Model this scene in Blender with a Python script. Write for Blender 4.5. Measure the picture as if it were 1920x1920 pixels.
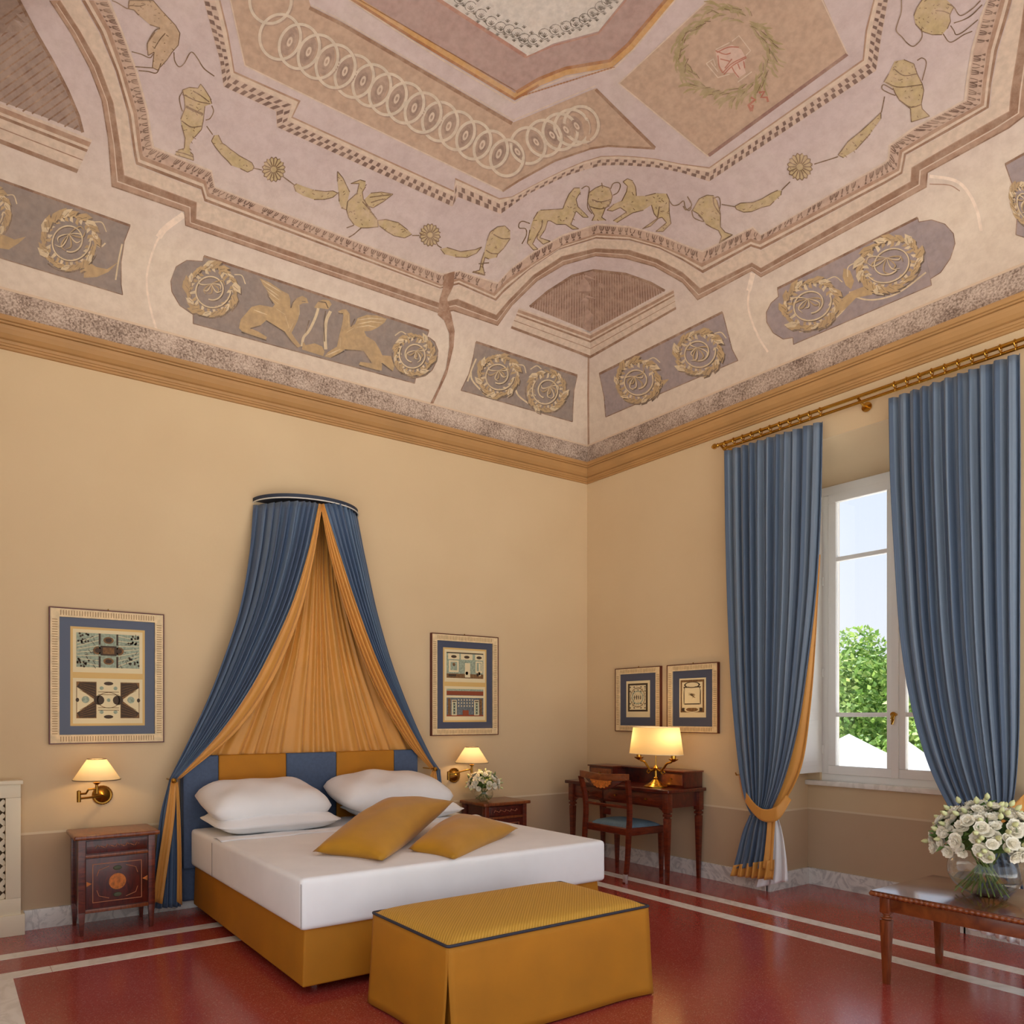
import bpy, bmesh, math, random
import numpy as np
from mathutils import Vector, Matrix
from mathutils.geometry import tessellate_polygon
random.seed(7); RNG = np.random.default_rng(7)
for o in list(bpy.data.objects): bpy.data.objects.remove(o)
S = bpy.context.scene; COL = S.collection
PI = math.pi
# ------------------------------------------------------------------ camera (survey of the room: corner at the origin, bed wall y = 0, window wall x = 0)
FPX, CX, CY, EYE = 1405.0, 800.0, 1341.0, 1.40
TH = math.atan2(2972 - CX, FPX)
FW = np.array([math.cos(TH), math.sin(TH), 0.0]); RT = np.array([math.sin(TH), -math.cos(TH), 0.0]); UP = np.array([0, 0, 1.0])
DEP = FPX * EYE / 257.5
CAM = -(DEP * FW + 301 / FPX * DEP * RT) + np.array([0, 0, EYE])
cd = bpy.data.cameras.new('camera'); cam = bpy.data.objects.new('camera', cd); COL.objects.link(cam)
cam.location = CAM; cam.rotation_euler = (PI / 2, 0, TH - PI / 2)
cd.sensor_width = 36; cd.lens = 36 * FPX / 1920; cd.shift_x = (960 - CX) / 1920; cd.shift_y = (CY - 960) / 1920; cd.clip_start = 0.05
S.camera = cam
# ------------------------------------------------------------------ sky and exposure
W = bpy.data.worlds.new('sky'); S.world = W; W.use_nodes = True
nt = W.node_tree; bg = nt.nodes['Background']
tc = nt.nodes.new('ShaderNodeTexCoord'); sp = nt.nodes.new('ShaderNodeSeparateXYZ'); rp = nt.nodes.new('ShaderNodeValToRGB')
mr = nt.nodes.new('ShaderNodeMapRange'); mr.inputs[1].default_value = -0.2; mr.inputs[2].default_value = 1.0
nt.links.new(tc.outputs['Generated'], sp.inputs[0]); nt.links.new(sp.outputs[2], mr.inputs[0]); nt.links.new(mr.outputs[0], rp.inputs[0]); nt.links.new(rp.outputs[0], bg.inputs[0])
rp.color_ramp.elements[0].position = 0.0; rp.color_ramp.elements[0].color = (0.92, 0.86, 0.78, 1)
rp.color_ramp.elements[1].position = 1.0; rp.color_ramp.elements[1].color = (0.62, 0.76, 0.98, 1)
e = rp.color_ramp.elements.new(0.17); e.color = (0.95, 0.94, 0.93, 1)
e = rp.color_ramp.elements.new(0.45); e.color = (0.80, 0.87, 0.98, 1)
bg.inputs[1].default_value = 1.05
vs = S.view_settings; vs.view_transform = 'Standard'; vs.look = 'None'; vs.gamma = 1.0; vs.use_curve_mapping = False
vs.exposure = 0.36
sl = bpy.data.lights.new('sun', 'SUN'); sl.energy = 10.5; sl.angle = 0.02; sl.color = (1.0, 0.97, 0.92)
sun = bpy.data.objects.new('sun', sl); COL.objects.link(sun); sun.rotation_euler = Vector((-0.10, -0.5, -1.0)).to_track_quat('-Z', 'Y').to_euler()

# ------------------------------------------------------------------ helpers
def ray(x, y): return FW + (x - CX) / FPX * RT + (CY - y) / FPX * UP
def on(x, y, ax, val):
    d = ray(x, y); return CAM + d * ((val - CAM[ax]) / d[ax])
def atL(x, y, d=0.0): return on(x, y, 1, -d)      # survey point on the bed wall, d metres out
def atR(x, y, d=0.0): return on(x, y, 0, -d)      # survey point on the window wall
def atF(x, y, z=0.0): return on(x, y, 2, z)
def lin(c):
    return tuple(((v / 255) / 12.92 if v / 255 <= 0.04045 else ((v / 255 + 0.055) / 1.055) ** 2.4) for v in c)
MATS = {}
def new_mat(name):
    m = bpy.data.materials.new(name); m.use_nodes = True; n = m.node_tree
    return m, n, n.nodes['Principled BSDF']
def N(n, t, **k):
    x = n.nodes.new(t)
    for a, b in k.items():
        if a.startswith('i_'): x.inputs[a[2:].replace('_', ' ')].default_value = b
        else: setattr(x, a, b)
    return x
def coords(n, scale=(1, 1, 1), kind='Object', rot=(0, 0, 0)):
    t = N(n, 'ShaderNodeTexCoord'); mp = N(n, 'ShaderNodeMapping'); mp.inputs['Scale'].default_value = scale; mp.inputs['Rotation'].default_value = rot
    if kind == 'World':
        g = N(n, 'ShaderNodeNewGeometry'); n.links.new(g.outputs['Position'], mp.inputs[0])
    else: n.links.new(t.outputs[kind], mp.inputs[0])
    return mp.outputs[0]
def ramp(n, fac, stops):
    r = N(n, 'ShaderNodeValToRGB'); el = r.color_ramp.elements
    while len(el) < len(stops): el.new(0.5)
    for q, (p, c) in zip(el, stops): q.position = p; q.color = (*lin(c), 1)
    n.links.new(fac, r.inputs[0]); return r.outputs[0]
def bump(n, b, h, strength=0.2, dist=0.01):
    x = N(n, 'ShaderNodeBump'); x.inputs['Strength'].default_value = strength; x.inputs['Distance'].default_value = dist
    n.links.new(h, x.inputs['Height']); n.links.new(x.outputs[0], b.inputs['Normal'])
def plain(name, c, rough=0.6, metal=0.0, spec=0.5, vary=0.0, scale=8, bmp=0.0, bscale=60, coat=0.0, sheen=0.0):
    m, n, b = new_mat(name); b.inputs['Roughness'].default_value = rough; b.inputs['Metallic'].default_value = metal
    b.inputs['Specular IOR Level'].default_value = spec; b.inputs['Coat Weight'].default_value = coat; b.inputs['Coat Roughness'].default_value = 0.08
    b.inputs['Sheen Weight'].default_value = sheen
    b.inputs['Base Color'].default_value = (*lin(c), 1)
    if vary:
        nz = N(n, 'ShaderNodeTexNoise', i_Scale=scale, i_Detail=5.0); n.links.new(coords(n, kind='World'), nz.inputs[0])
        lo = tuple(max(0, v * (1 - vary)) for v in c); hi = tuple(min(255, v * (1 + vary)) for v in c)
        n.links.new(ramp(n, nz.outputs[0], [(0.3, lo), (0.7, hi)]), b.inputs['Base Color'])
    if bmp:
        nz = N(n, 'ShaderNodeTexNoise', i_Scale=bscale, i_Detail=4.0); n.links.new(coords(n, kind='World'), nz.inputs[0])
        bump(n, b, nz.outputs[0], bmp)
    MATS[name] = m; return m
def wood(name, dark, light, axis=(1, 8, 8), rough=0.3, coat=0.4):
    m, n, b = new_mat(name); nz = N(n, 'ShaderNodeTexNoise', i_Scale=5.0, i_Detail=8.0, i_Distortion=1.2)
    n.links.new(coords(n, axis, 'World'), nz.inputs[0]); n.links.new(ramp(n, nz.outputs[0], [(0.3, dark), (0.72, light)]), b.inputs['Base Color'])
    b.inputs['Roughness'].default_value = rough; b.inputs['Coat Weight'].default_value = coat; b.inputs['Coat Roughness'].default_value = 0.12
    MATS[name] = m; return m
def marble(name, base, vein, scale=3.0, rough=0.25):
    m, n, b = new_mat(name); c = coords(n, (1, 1, 1), 'World')
    nz = N(n, 'ShaderNodeTexNoise', i_Scale=scale, i_Detail=9.0, i_Distortion=2.5); n.links.new(c, nz.inputs[0])
    n.links.new(ramp(n, nz.outputs[0], [(0.36, vein), (0.47, base), (0.53, base), (0.60, vein), (0.66, base)]), b.inputs['Base Color'])
    b.inputs['Roughness'].default_value = rough; MATS[name] = m; return m

# parts are built in world coordinates and stored relative to their thing's base
ORG = {}
def tag(o, label=None, cat=None, group=None, kind=None):
    if label: o['label'] = label
    if cat: o['category'] = cat
    if group: o['group'] = group
    if kind: o['kind'] = kind
    return o
def thing(name, loc, label, cat, group=None, kind=None):
    o = bpy.data.objects.new(name, None); COL.objects.link(o); o.location = loc; o.empty_display_size = 0.1
    ORG[o.name] = Vector(loc); return tag(o, label, cat, group, kind)
def link(name, me, mat, parent=None, smooth=False):
    o = bpy.data.objects.new(name, me); COL.objects.link(o)
    for m in (mat if isinstance(mat, (list, tuple)) else [mat]): me.materials.append(m)
    if smooth:
        for p in me.polygons: p.use_smooth = True
    if parent is not None:
        org = ORG[parent.name]; o.parent = parent
    else:
        v = np.array([tuple(q.co) for q in me.vertices]); lo, hi = v.min(0), v.max(0)
        org = Vector(((lo[0] + hi[0]) / 2, (lo[1] + hi[1]) / 2, lo[2])); o.location = org
    me.transform(Matrix.Translation(-org)); ORG[o.name] = org
    return o
class MB:
    def __init__(s): s.v = []; s.f = []; s.mi = []; s.uv = None
    def add(s, vs, fs, mi=0):
        b = len(s.v); s.v += [tuple(map(float, p)) for p in vs]; s.f += [tuple(b + i for i in f) for f in fs]; s.mi += [mi] * len(fs); return s
    def box(s, x0, x1, y0, y1, z0, z1, mi=0):
        return s.add([(x0, y0, z0), (x1, y0, z0), (x1, y1, z0), (x0, y1, z0), (x0, y0, z1), (x1, y0, z1), (x1, y1, z1), (x0, y1, z1)],
                     [(0, 3, 2, 1), (4, 5, 6, 7), (0, 1, 5, 4), (1, 2, 6, 5), (2, 3, 7, 6), (3, 0, 4, 7)], mi)
    def frus(s, cx, cy, z0, z1, a0, a1, b0=None, b1=None, mi=0):   # square tapered block, half sizes
        b0 = a0 if b0 is None else b0; b1 = a1 if b1 is None else b1
        return s.add([(cx - a0, cy - b0, z0), (cx + a0, cy - b0, z0), (cx + a0, cy + b0, z0), (cx - a0, cy + b0, z0),
                      (cx - a1, cy - b1, z1), (cx + a1, cy - b1, z1), (cx + a1, cy + b1, z1), (cx - a1, cy + b1, z1)],
                     [(0, 3, 2, 1), (4, 5, 6, 7), (0, 1, 5, 4), (1, 2, 6, 5), (2, 3, 7, 6), (3, 0, 4, 7)], mi)
    def lathe(s, prof, c=(0, 0, 0), n=24, axis='z', sx=1.0, sy=1.0, mi=0, cap=True):
        vs = []; m = len(prof)
        for (r, h) in prof:
            for k in range(n):
                a = 2 * PI * k / n; p = (r * sx * math.cos(a), r * sy * math.sin(a), h)
                if axis == 'y': p = (p[0], -p[2], p[1])
                if axis == 'x': p = (p[2], p[0], p[1])
                vs.append((c[0] + p[0], c[1] + p[1], c[2] + p[2]))
        fs = [(i * n + k, i * n + (k + 1) % n, (i + 1) * n + (k + 1) % n, (i + 1) * n + k) for i in range(m - 1) for k in range(n)]
        if cap:
            if prof[0][0] > 1e-4: fs.append(tuple(range(n))[::-1])
            if prof[-1][0] > 1e-4: fs.append(tuple((m - 1) * n + k for k in range(n)))
        return s.add(vs, fs, mi)
    def tube(s, pts, r, n=10, mi=0, closed=False):
        P = [Vector(p) for p in pts]; rr = r if isinstance(r, (list, tuple)) else [r] * len(P); vs = []; up = Vector((0, 0, 1))
        for i, p in enumerate(P):
            if closed: t = P[(i + 1) % len(P)] - P[i - 1]
            else: t = P[min(i + 1, len(P) - 1)] - P[max(i - 1, 0)]
            t.normalize(); a = t.cross(up)
            if a.length < 1e-3: a = t.cross(Vector((1, 0, 0)))
            a.normalize(); b = a.cross(t)
            for k in range(n):
                q = 2 * PI * k / n; vs.append(p + a * (rr[i] * math.cos(q)) + b * (rr[i] * math.sin(q)))
        m = len(P); fs = []
        for i in range(m if closed else m - 1):
            j = (i + 1) % m
            for k in range(n): fs.append((i * n + k, i * n + (k + 1) % n, j * n + (k + 1) % n, j * n + k))
        if not closed: fs += [tuple(range(n))[::-1], tuple((m - 1) * n + k for k in range(n))]
        return s.add(vs, fs, mi)
    def prism(s, poly, axis, a0, a1, mi=0):     # polygon extruded along an axis; poly in the two other axes
        def mk(p, a):
            return {'x': (a, p[0], p[1]), 'y': (p[0], a, p[1]), 'z': (p[0], p[1], a)}[axis]
        n = len(poly); vs = [mk(p, a0) for p in poly] + [mk(p, a1) for p in poly]
        return s.add(vs, [tuple(range(n))[::-1], tuple(range(n, 2 * n))] + [(i, (i + 1) % n, n + (i + 1) % n, n + i) for i in range(n)], mi)
    def mesh(s, name, bev=0.0, seg=2, fix=True):
        me = bpy.data.meshes.new(name); me.from_pydata(s.v, [], s.f); me.polygons.foreach_set('material_index', s.mi); me.update()
        bm = bmesh.new(); bm.from_mesh(me)
        if fix: bmesh.ops.recalc_face_normals(bm, faces=bm.faces)
        if bev > 0:
            bmesh.ops.bevel(bm, geom=[e for e in bm.edges if e.calc_face_angle(0) > 0.5], offset=bev, segments=seg, affect='EDGES', profile=0.6, clamp_overlap=True)
        bm.to_mesh(me); bm.free(); return me
    def build(s, name, mat, parent=None, bev=0.0, seg=2, smooth=False, fix=True):
        o = link(name, s.mesh(name, bev, seg, fix), mat, parent, False)
        if smooth or bev > 0:
            for p in o.data.polygons: p.use_smooth = True
            bm = bmesh.new(); bm.from_mesh(o.data)
            for e in bm.edges:
                if len(e.link_faces) == 2 and e.calc_face_angle(0) > 0.7: e.smooth = False
            bm.to_mesh(o.data); bm.free()
        return o
def box(name, b, mat, parent=None, bev=0.0, seg=2): return MB().box(*b).build(name, mat, parent, bev, seg)
def crom(pts, n):
    P = [np.array(p, float) for p in pts]
    if len(P) == 2: return [P[0] + (P[1] - P[0]) * i / n for i in range(n + 1)]
    out = []; m = len(P) - 1
    for i in range(n + 1):
        u = i / n * m; k = min(int(u), m - 1); t = u - k
        p0 = P[k - 1] if k > 0 else 2 * P[0] - P[1]; p1, p2 = P[k], P[k + 1]; p3 = P[k + 2] if k + 2 <= m else 2 * P[m] - P[m - 1]
        out.append(0.5 * (2 * p1 + (p2 - p0) * t + (2 * p0 - 5 * p1 + 4 * p2 - p3) * t * t + (3 * p1 - p0 - 3 * p2 + p3) * t ** 3))
    return out
def sheet(name, fn, nu, nv, mat, parent=None, uvs=(1, 1), thick=0.0):
    vs = [tuple(fn(i / nu, j / nv)) for j in range(nv + 1) for i in range(nu + 1)]
    fs = [(j * (nu + 1) + i, j * (nu + 1) + i + 1, (j + 1) * (nu + 1) + i + 1, (j + 1) * (nu + 1) + i) for j in range(nv) for i in range(nu)]
    me = bpy.data.meshes.new(name); me.from_pydata(vs, [], fs); me.update()
    uv = me.uv_layers.new(name='UVMap')
    for p in me.polygons:
        for li, vi in zip(p.loop_indices, p.vertices): uv.data[li].uv = ((vi % (nu + 1)) / nu * uvs[0], (vi // (nu + 1)) / nv * uvs[1])
    o = link(name, me, mat, parent, True)
    if thick:
        md = o.modifiers.new('thickness', 'SOLIDIFY'); md.thickness = thick; md.offset = 0
    return o
def instance(src, name, parent, mw):
    o = bpy.data.objects.new(name, src); COL.objects.link(o); o.parent = parent; o.matrix_local = Matrix.Translation(-ORG[parent.name]) @ mw; return o

# ------------------------------------------------------------------ materials
def wall_mat():
    m, n, b = new_mat('painted_plaster_wall'); g = N(n, 'ShaderNodeNewGeometry'); s = N(n, 'ShaderNodeSeparateXYZ'); n.links.new(g.outputs['Position'], s.inputs[0])
    nz = N(n, 'ShaderNodeTexNoise', i_Scale=1.3, i_Detail=6.0); n.links.new(g.outputs['Position'], nz.inputs[0])
    up = ramp(n, nz.outputs[0], [(0.3, (210, 183, 143)), (0.7, (216, 190, 150))])
    dn = ramp(n, nz.outputs[0], [(0.3, (190, 162, 129)), (0.7, (197, 169, 136))])
    r = N(n, 'ShaderNodeValToRGB'); r.color_ramp.interpolation = 'CONSTANT'
    mrg = N(n, 'ShaderNodeMapRange'); mrg.inputs[1].default_value = 0.5; mrg.inputs[2].default_value = 0.75; n.links.new(s.outputs[2], mrg.inputs[0]); n.links.new(mrg.outputs[0], r.inputs[0])
    r.color_ramp.elements[0].color = (0, 0, 0, 1); r.color_ramp.elements[1].position = 0.48; r.color_ramp.elements[1].color = (1, 1, 1, 1)
    e = r.color_ramp.elements.new(0.52); e.color = (0.5, 0.5, 0.5, 1)
    a = N(n, 'ShaderNodeMix', data_type='RGBA'); st = N(n, 'ShaderNodeMath', operation='GREATER_THAN'); st.inputs[1].default_value = 0.62; n.links.new(s.outputs[2], st.inputs[0])
    n.links.new(st.outputs[0], a.inputs[0]); n.links.new(dn, a.inputs[6]); n.links.new(up, a.inputs[7])
    ln = N(n, 'ShaderNodeMath', operation='COMPARE'); ln.inputs[1].default_value = 0.626; ln.inputs[2].default_value = 0.008; n.links.new(s.outputs[2], ln.inputs[0])
    c = N(n, 'ShaderNodeMix', data_type='RGBA'); n.links.new(ln.outputs[0], c.inputs[0]); n.links.new(a.outputs[2], c.inputs[6]); c.inputs[7].default_value = (*lin((222, 202, 168)), 1)
    n.links.new(c.outputs[2], b.inputs['Base Color']); b.inputs['Roughness'].default_value = 0.75
    nb = N(n, 'ShaderNodeTexNoise', i_Scale=35.0, i_Detail=4.0); n.links.new(g.outputs['Position'], nb.inputs[0]); bump(n, b, nb.outputs[0], 0.06)
    MATS['wall'] = m; return m
M_wall = wall_mat()
M_corn = plain('ochre_cornice', (178, 134, 82), 0.6, vary=0.04, scale=3)
M_base = marble('grey_marble', (228, 223, 214), (194, 189, 182), 4.0)
M_white_marble = marble('white_marble', (242, 235, 224), (228, 220, 207), 2.5, 0.2)
def terrazzo():
    m, n, b = new_mat('red_terrazzo'); c = coords(n, (1, 1, 1), 'World')
    v = N(n, 'ShaderNodeTexVoronoi', i_Scale=230.0); n.links.new(c, v.inputs[0])
    nz = N(n, 'ShaderNodeTexNoise', i_Scale=1.6, i_Detail=5.0); n.links.new(c, nz.inputs[0])
    sp_ = N(n, 'ShaderNodeSeparateColor'); n.links.new(v.outputs['Color'], sp_.inputs[0])
    chip = ramp(n, sp_.outputs[0], [(0.0, (140, 46, 37)), (0.5, (164, 62, 52)), (0.9, (174, 78, 64)), (0.98, (202, 134, 114))])
    cloud = ramp(n, nz.outputs[0], [(0.3, (148, 52, 42)), (0.7, (168, 68, 60))])
    mx = N(n, 'ShaderNodeMix', data_type='RGBA'); mx.inputs[0].default_value = 0.55; n.links.new(cloud, mx.inputs[6]); n.links.new(chip, mx.inputs[7])
    n.links.new(mx.outputs[2], b.inputs['Base Color']); b.inputs['Specular IOR Level'].default_value = 0.75
    rr = N(n, 'ShaderNodeMapRange'); rr.inputs[3].default_value = 0.12; rr.inputs[4].default_value = 0.21; n.links.new(nz.outputs[0], rr.inputs[0]); n.links.new(rr.outputs[0], b.inputs['Roughness'])
    MATS['terrazzo'] = m; return m
M_floor = terrazzo()
M_brass = plain('polished_brass', (196, 150, 62), 0.22, 1.0)
M_dkbrass = plain('aged_brass', (158, 116, 50), 0.3, 1.0)
M_steel = plain('chrome', (228, 228, 228), 0.35, 0.8)
M_mah = wood('mahogany', (70, 20, 9), (124, 48, 22), (2, 2, 9))
M_mah_h = wood('mahogany_panel', (58, 13, 7), (102, 30, 14), (7, 2, 2))
M_walnut = wood('walnut', (104, 46, 19), (150, 80, 36), (9, 2, 2))
M_walnut_v = wood('walnut_leg', (96, 40, 16), (142, 70, 30), (9, 9, 1.5))
M_dark_table = wood('polished_tabletop', (72, 24, 12), (116, 50, 26), (2, 9, 2), 0.14, 0.8)
M_inlay = plain('pale_wood_inlay', (196, 112, 44), 0.35, vary=0.2, scale=40)
M_inlay2 = plain('cream_inlay_line', (190, 120, 80), 0.4)
M_green = plain('green_shell_inlay', (76, 80, 52), 0.4)
M_gold_fab = plain('gold_satin', (210, 146, 62), 0.5, vary=0.03, scale=3, bmp=0.05, bscale=300, sheen=0.2)
M_ochre = plain('ochre_upholstery', (182, 116, 8), 0.75, vary=0.04, scale=4, bmp=0.06, bscale=400)
M_cush = plain('mustard_cushion_fabric', (190, 132, 8), 0.6, vary=0.04, scale=5, bmp=0.05, bscale=300, sheen=0.2)
M_linen = plain('white_linen', (246, 243, 240), 0.8, vary=0.015, scale=4, bmp=0.05, bscale=30)
M_navy = plain('blue_upholstery', (72, 88, 114), 0.75, vary=0.05, scale=60)
M_seat = plain('teal_seat_fabric', (92, 114, 128), 0.75, vary=0.06, scale=60)
M_white_paint = plain('white_painted_wood', (244, 240, 232), 0.45)
M_cream_paint = plain('cream_painted_wood', (232, 218, 188), 0.5)
M_shadow_void = plain('radiator_interior_shade', (128, 106, 80), 0.9)
M_frame = plain('cream_fluted_frame', (226, 200, 154), 0.5, vary=0.06, scale=30)
M_frame_edge = plain('red_brown_frame_edge', (92, 32, 18), 0.4)
M_flute = plain('flute_shadow', (168, 132, 88), 0.6)
M_matb = plain('slate_blue_mat', (66, 73, 94), 0.5, coat=0.35)
M_mount = plain('yellow_mount', (214, 176, 106), 0.6)
M_paper = plain('aged_paper', (226, 208, 164), 0.7)
M_ink = plain('sepia_ink', (66, 48, 30), 0.7)
M_inkg = plain('grey_green_ink', (150, 160, 138), 0.7, vary=0.15, scale=60)
M_inkb = plain('brown_ink', (118, 84, 46), 0.7, vary=0.2, scale=80)
M_inkr = plain('red_ink', (140, 66, 34), 0.7)
M_inkbl = plain('blue_grey_ink', (98, 104, 108), 0.7, vary=0.2, scale=80)
M_leaf = plain('leaf_green', (84, 110, 48), 0.6, vary=0.2, scale=60)
M_stem = plain('stem_green', (104, 120, 52), 0.5)
M_petal = plain('white_petal', (244, 236, 214), 0.6, sheen=0.2)
M_bud = plain('green_white_bud', (206, 208, 150), 0.6)
M_outer_white = plain('white_canvas', (250, 250, 248), 0.8)
def cloth_stripe(name, a, b_, freq, transl=0.0):
    m, n, b = new_mat(name); t = N(n, 'ShaderNodeTexCoord'); s = N(n, 'ShaderNodeSeparateXYZ'); n.links.new(t.outputs['UV'], s.inputs[0])
    mu = N(n, 'ShaderNodeMath', operation='MULTIPLY'); mu.inputs[1].default_value = freq; n.links.new(s.outputs[0], mu.inputs[0])
    fr = N(n, 'ShaderNodeMath', operation='FRACT'); n.links.new(mu.outputs[0], fr.inputs[0])
    r = N(n, 'ShaderNodeValToRGB'); r.color_ramp.interpolation = 'CONSTANT'; r.color_ramp.elements[0].color = (*lin(a), 1); r.color_ramp.elements[1].position = 0.5; r.color_ramp.elements[1].color = (*lin(b_), 1)
    n.links.new(fr.outputs[0], r.inputs[0]); n.links.new(r.outputs[0], b.inputs['Base Color']); b.inputs['Roughness'].default_value = 0.55; b.inputs['Sheen Weight'].default_value = 0.2
    nb = N(n, 'ShaderNodeTexNoise', i_Scale=260.0); n.links.new(coords(n, (1, 1, 0.15), 'World'), nb.inputs[0]); bump(n, b, nb.outputs[0], 0.08)
    if transl:
        tr = N(n, 'ShaderNodeBsdfTranslucent'); n.links.new(r.outputs[0], tr.inputs[0]); mx = N(n, 'ShaderNodeMixShader'); mx.inputs[0].default_value = transl
        out = n.nodes['Material Output']; n.links.new(b.outputs[0], mx.inputs[1]); n.links.new(tr.outputs[0], mx.inputs[2]); n.links.new(mx.outputs[0], out.inputs[0])
    return m
M_blue = cloth_stripe('blue_striped_curtain', (82, 99, 121), (112, 127, 144), 9.0, 0.15)
M_blue_canopy = cloth_stripe('blue_striped_canopy', (64, 84, 112), (86, 106, 130), 9.0)
def glass_mat(name, tint=(1, 1, 1), rough=0.0, edge=4.0):
    m, n, b = new_mat(name); n.nodes.remove(b); tr = N(n, 'ShaderNodeBsdfTransparent'); tr.inputs[0].default_value = (*tint, 1); gl = N(n, 'ShaderNodeBsdfGlossy'); gl.inputs['Roughness'].default_value = rough
    fr = N(n, 'ShaderNodeLayerWeight'); fr.inputs[0].default_value = 0.5; pw = N(n, 'ShaderNodeMath', operation='POWER'); pw.inputs[1].default_value = edge; n.links.new(fr.outputs['Facing'], pw.inputs[0]); ml = N(n, 'ShaderNodeMath', operation='MULTIPLY_ADD'); ml.inputs[1].default_value = 0.7; ml.inputs[2].default_value = 0.05; n.links.new(pw.outputs[0], ml.inputs[0]); mx = N(n, 'ShaderNodeMixShader')
    n.links.new(ml.outputs[0], mx.inputs[0]); n.links.new(tr.outputs[0], mx.inputs[1]); n.links.new(gl.outputs[0], mx.inputs[2]); n.links.new(mx.outputs[0], n.nodes['Material Output'].inputs[0]); return m
M_pane = glass_mat('window_glass', (0.88, 0.90, 0.93))
M_bowl = glass_mat('clear_bowl_glass', (0.96, 0.98, 0.97), 0.0, 2.2)
def shade_mat(name, c, glow):
    m, n, b = new_mat(name); b.inputs['Base Color'].default_value = (*lin(c), 1); b.inputs['Roughness'].default_value = 0.8
    tr = N(n, 'ShaderNodeBsdfTranslucent'); tr.inputs[0].default_value = (*lin(c), 1); mx = N(n, 'ShaderNodeMixShader'); mx.inputs[0].default_value = glow
    n.links.new(b.outputs[0], mx.inputs[1]); n.links.new(tr.outputs[0], mx.inputs[2]); n.links.new(mx.outputs[0], n.nodes['Material Output'].inputs[0]); return m
M_shade = shade_mat('cream_lamp_shade', (240, 214, 166), 0.30)
M_shade2 = shade_mat('ivory_pleated_shade', (242, 216, 160), 0.45)

# ------------------------------------------------------------------ the room shell
RX, RY = 6.05, 5.40                      # bed wall and window wall lengths
NY0, NY1, ND, NZ = -2.0, -3.36, 0.55, 3.46   # window recess
VA, VB, VZ = 2.68, 1.40, 4.15            # vault: half span, rise, springing height
fl_ = box('floor', (-RX, ND + 0.3, -RY - 0.4, 0.2, -0.12, 0.0), M_floor); tag(fl_, 'polished red terrazzo floor with inlaid white marble lines', 'floor', kind='structure')
def strip(a, b, w0, w1, horizontal, seg):
    L = abs(b - a); n = max(1, round(L / seg))
    for k in range(n):
        p, q = a + (b - a) * k / n, a + (b - a) * (k + 1) / n; p, q = min(p, q) + 0.0012, max(p, q) - 0.0012
        if horizontal: box('marble_strip', (p, q, w1, w0, -0.02, 0.0012), M_white_marble, fl_)
        else: box('marble_strip', (w1, w0, p, q, -0.02, 0.0012), M_white_marble, fl_)
strip(-RX, -0.52, -0.505, -0.615, True, 1.05); strip(-RX, -0.885, -0.872, -0.985, True, 1.05)
strip(-RY - 0.3, -0.62, -0.52, -0.635, False, 1.05); strip(-RY - 0.3, -0.99, -0.885, -1.0, False, 1.05)
for k in range(4): box('marble_slab', (-RX, -5.205, -0.987 - 1.1 * (k + 1) + 0.0012, -0.987 - 1.1 * k - 0.0012, -0.02, 0.0011), M_white_marble, fl_)
wl_ = box('wall_left', (-RX - 0.2, 0.6, 0.0, 0.25, -0.1, VZ + 0.02), M_wall); tag(wl_, 'cream plaster wall with brown dado behind the bed', 'wall', kind='structure')
w = MB()
w.box(0, 0.85, NY0, 0.0, -0.1, VZ + 0.02); w.box(0, 0.85, -RY - 0.4, NY1, -0.1, VZ + 0.02); w.box(0, 0.85, NY1, NY0, NZ, VZ + 0.02)
w.box(ND, 0.85, NY1, NY0, -0.1, 0.83); w.box(ND, 0.85, NY0 - 0.10, NY0, 0.83, NZ); w.box(ND, 0.85, NY1, NY1 + 0.10, 0.83, NZ)
w.prism([(0.0, NZ + 0.01), (0.85, NZ + 0.01), (0.85, 3.27), (ND, 3.27)], 'y', NY1, NY0)
wr_ = w.build('wall_right', M_wall); tag(wr_, 'cream plaster wall with brown dado and deep window recess', 'wall', kind='structure')
def sweep(name, prof, mat, label, cat, kind='structure', smooth=False):
    st = [(-RX, None), (None, None), (None, -RY)]; vs = []
    for i in range(3):
        for (d, z) in prof: vs.append([(-RX, -d, z), (-d, -d, z), (-d, -RY, z)][i])
    n = len(prof); fs = [(i * n + k, i * n + (k + 1) % n, (i + 1) * n + (k + 1) % n, (i + 1) * n + k) for i in range(2) for k in range(n)]
    fs += [tuple(range(n)), tuple(range(2 * n, 3 * n))]
    o = MB().add(vs, fs).build(name, mat); return tag(o, label, cat, kind=kind)
sweep('trim_1', [(-0.02, 3.752), (0.018, 3.752), (0.020, 3.766), (0.030, 3.768), (0.032, 3.780), (0.040, 3.782), (0.044, 3.796), (0.034, 3.800), (0.034, 3.804),
                 (0.048, 3.810), (0.070, 3.830), (0.088, 3.856), (0.096, 3.872), (0.088, 3.874), (0.088, 3.878), (0.104, 3.880), (0.106, 3.890), (0.100, 3.892), (0.114, 3.896), (0.124, 3.908), (0.126, 3.922), (-0.02, 3.926)],
      M_corn, 'stepped ochre plaster cornice running round the room', 'cornice')
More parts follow.
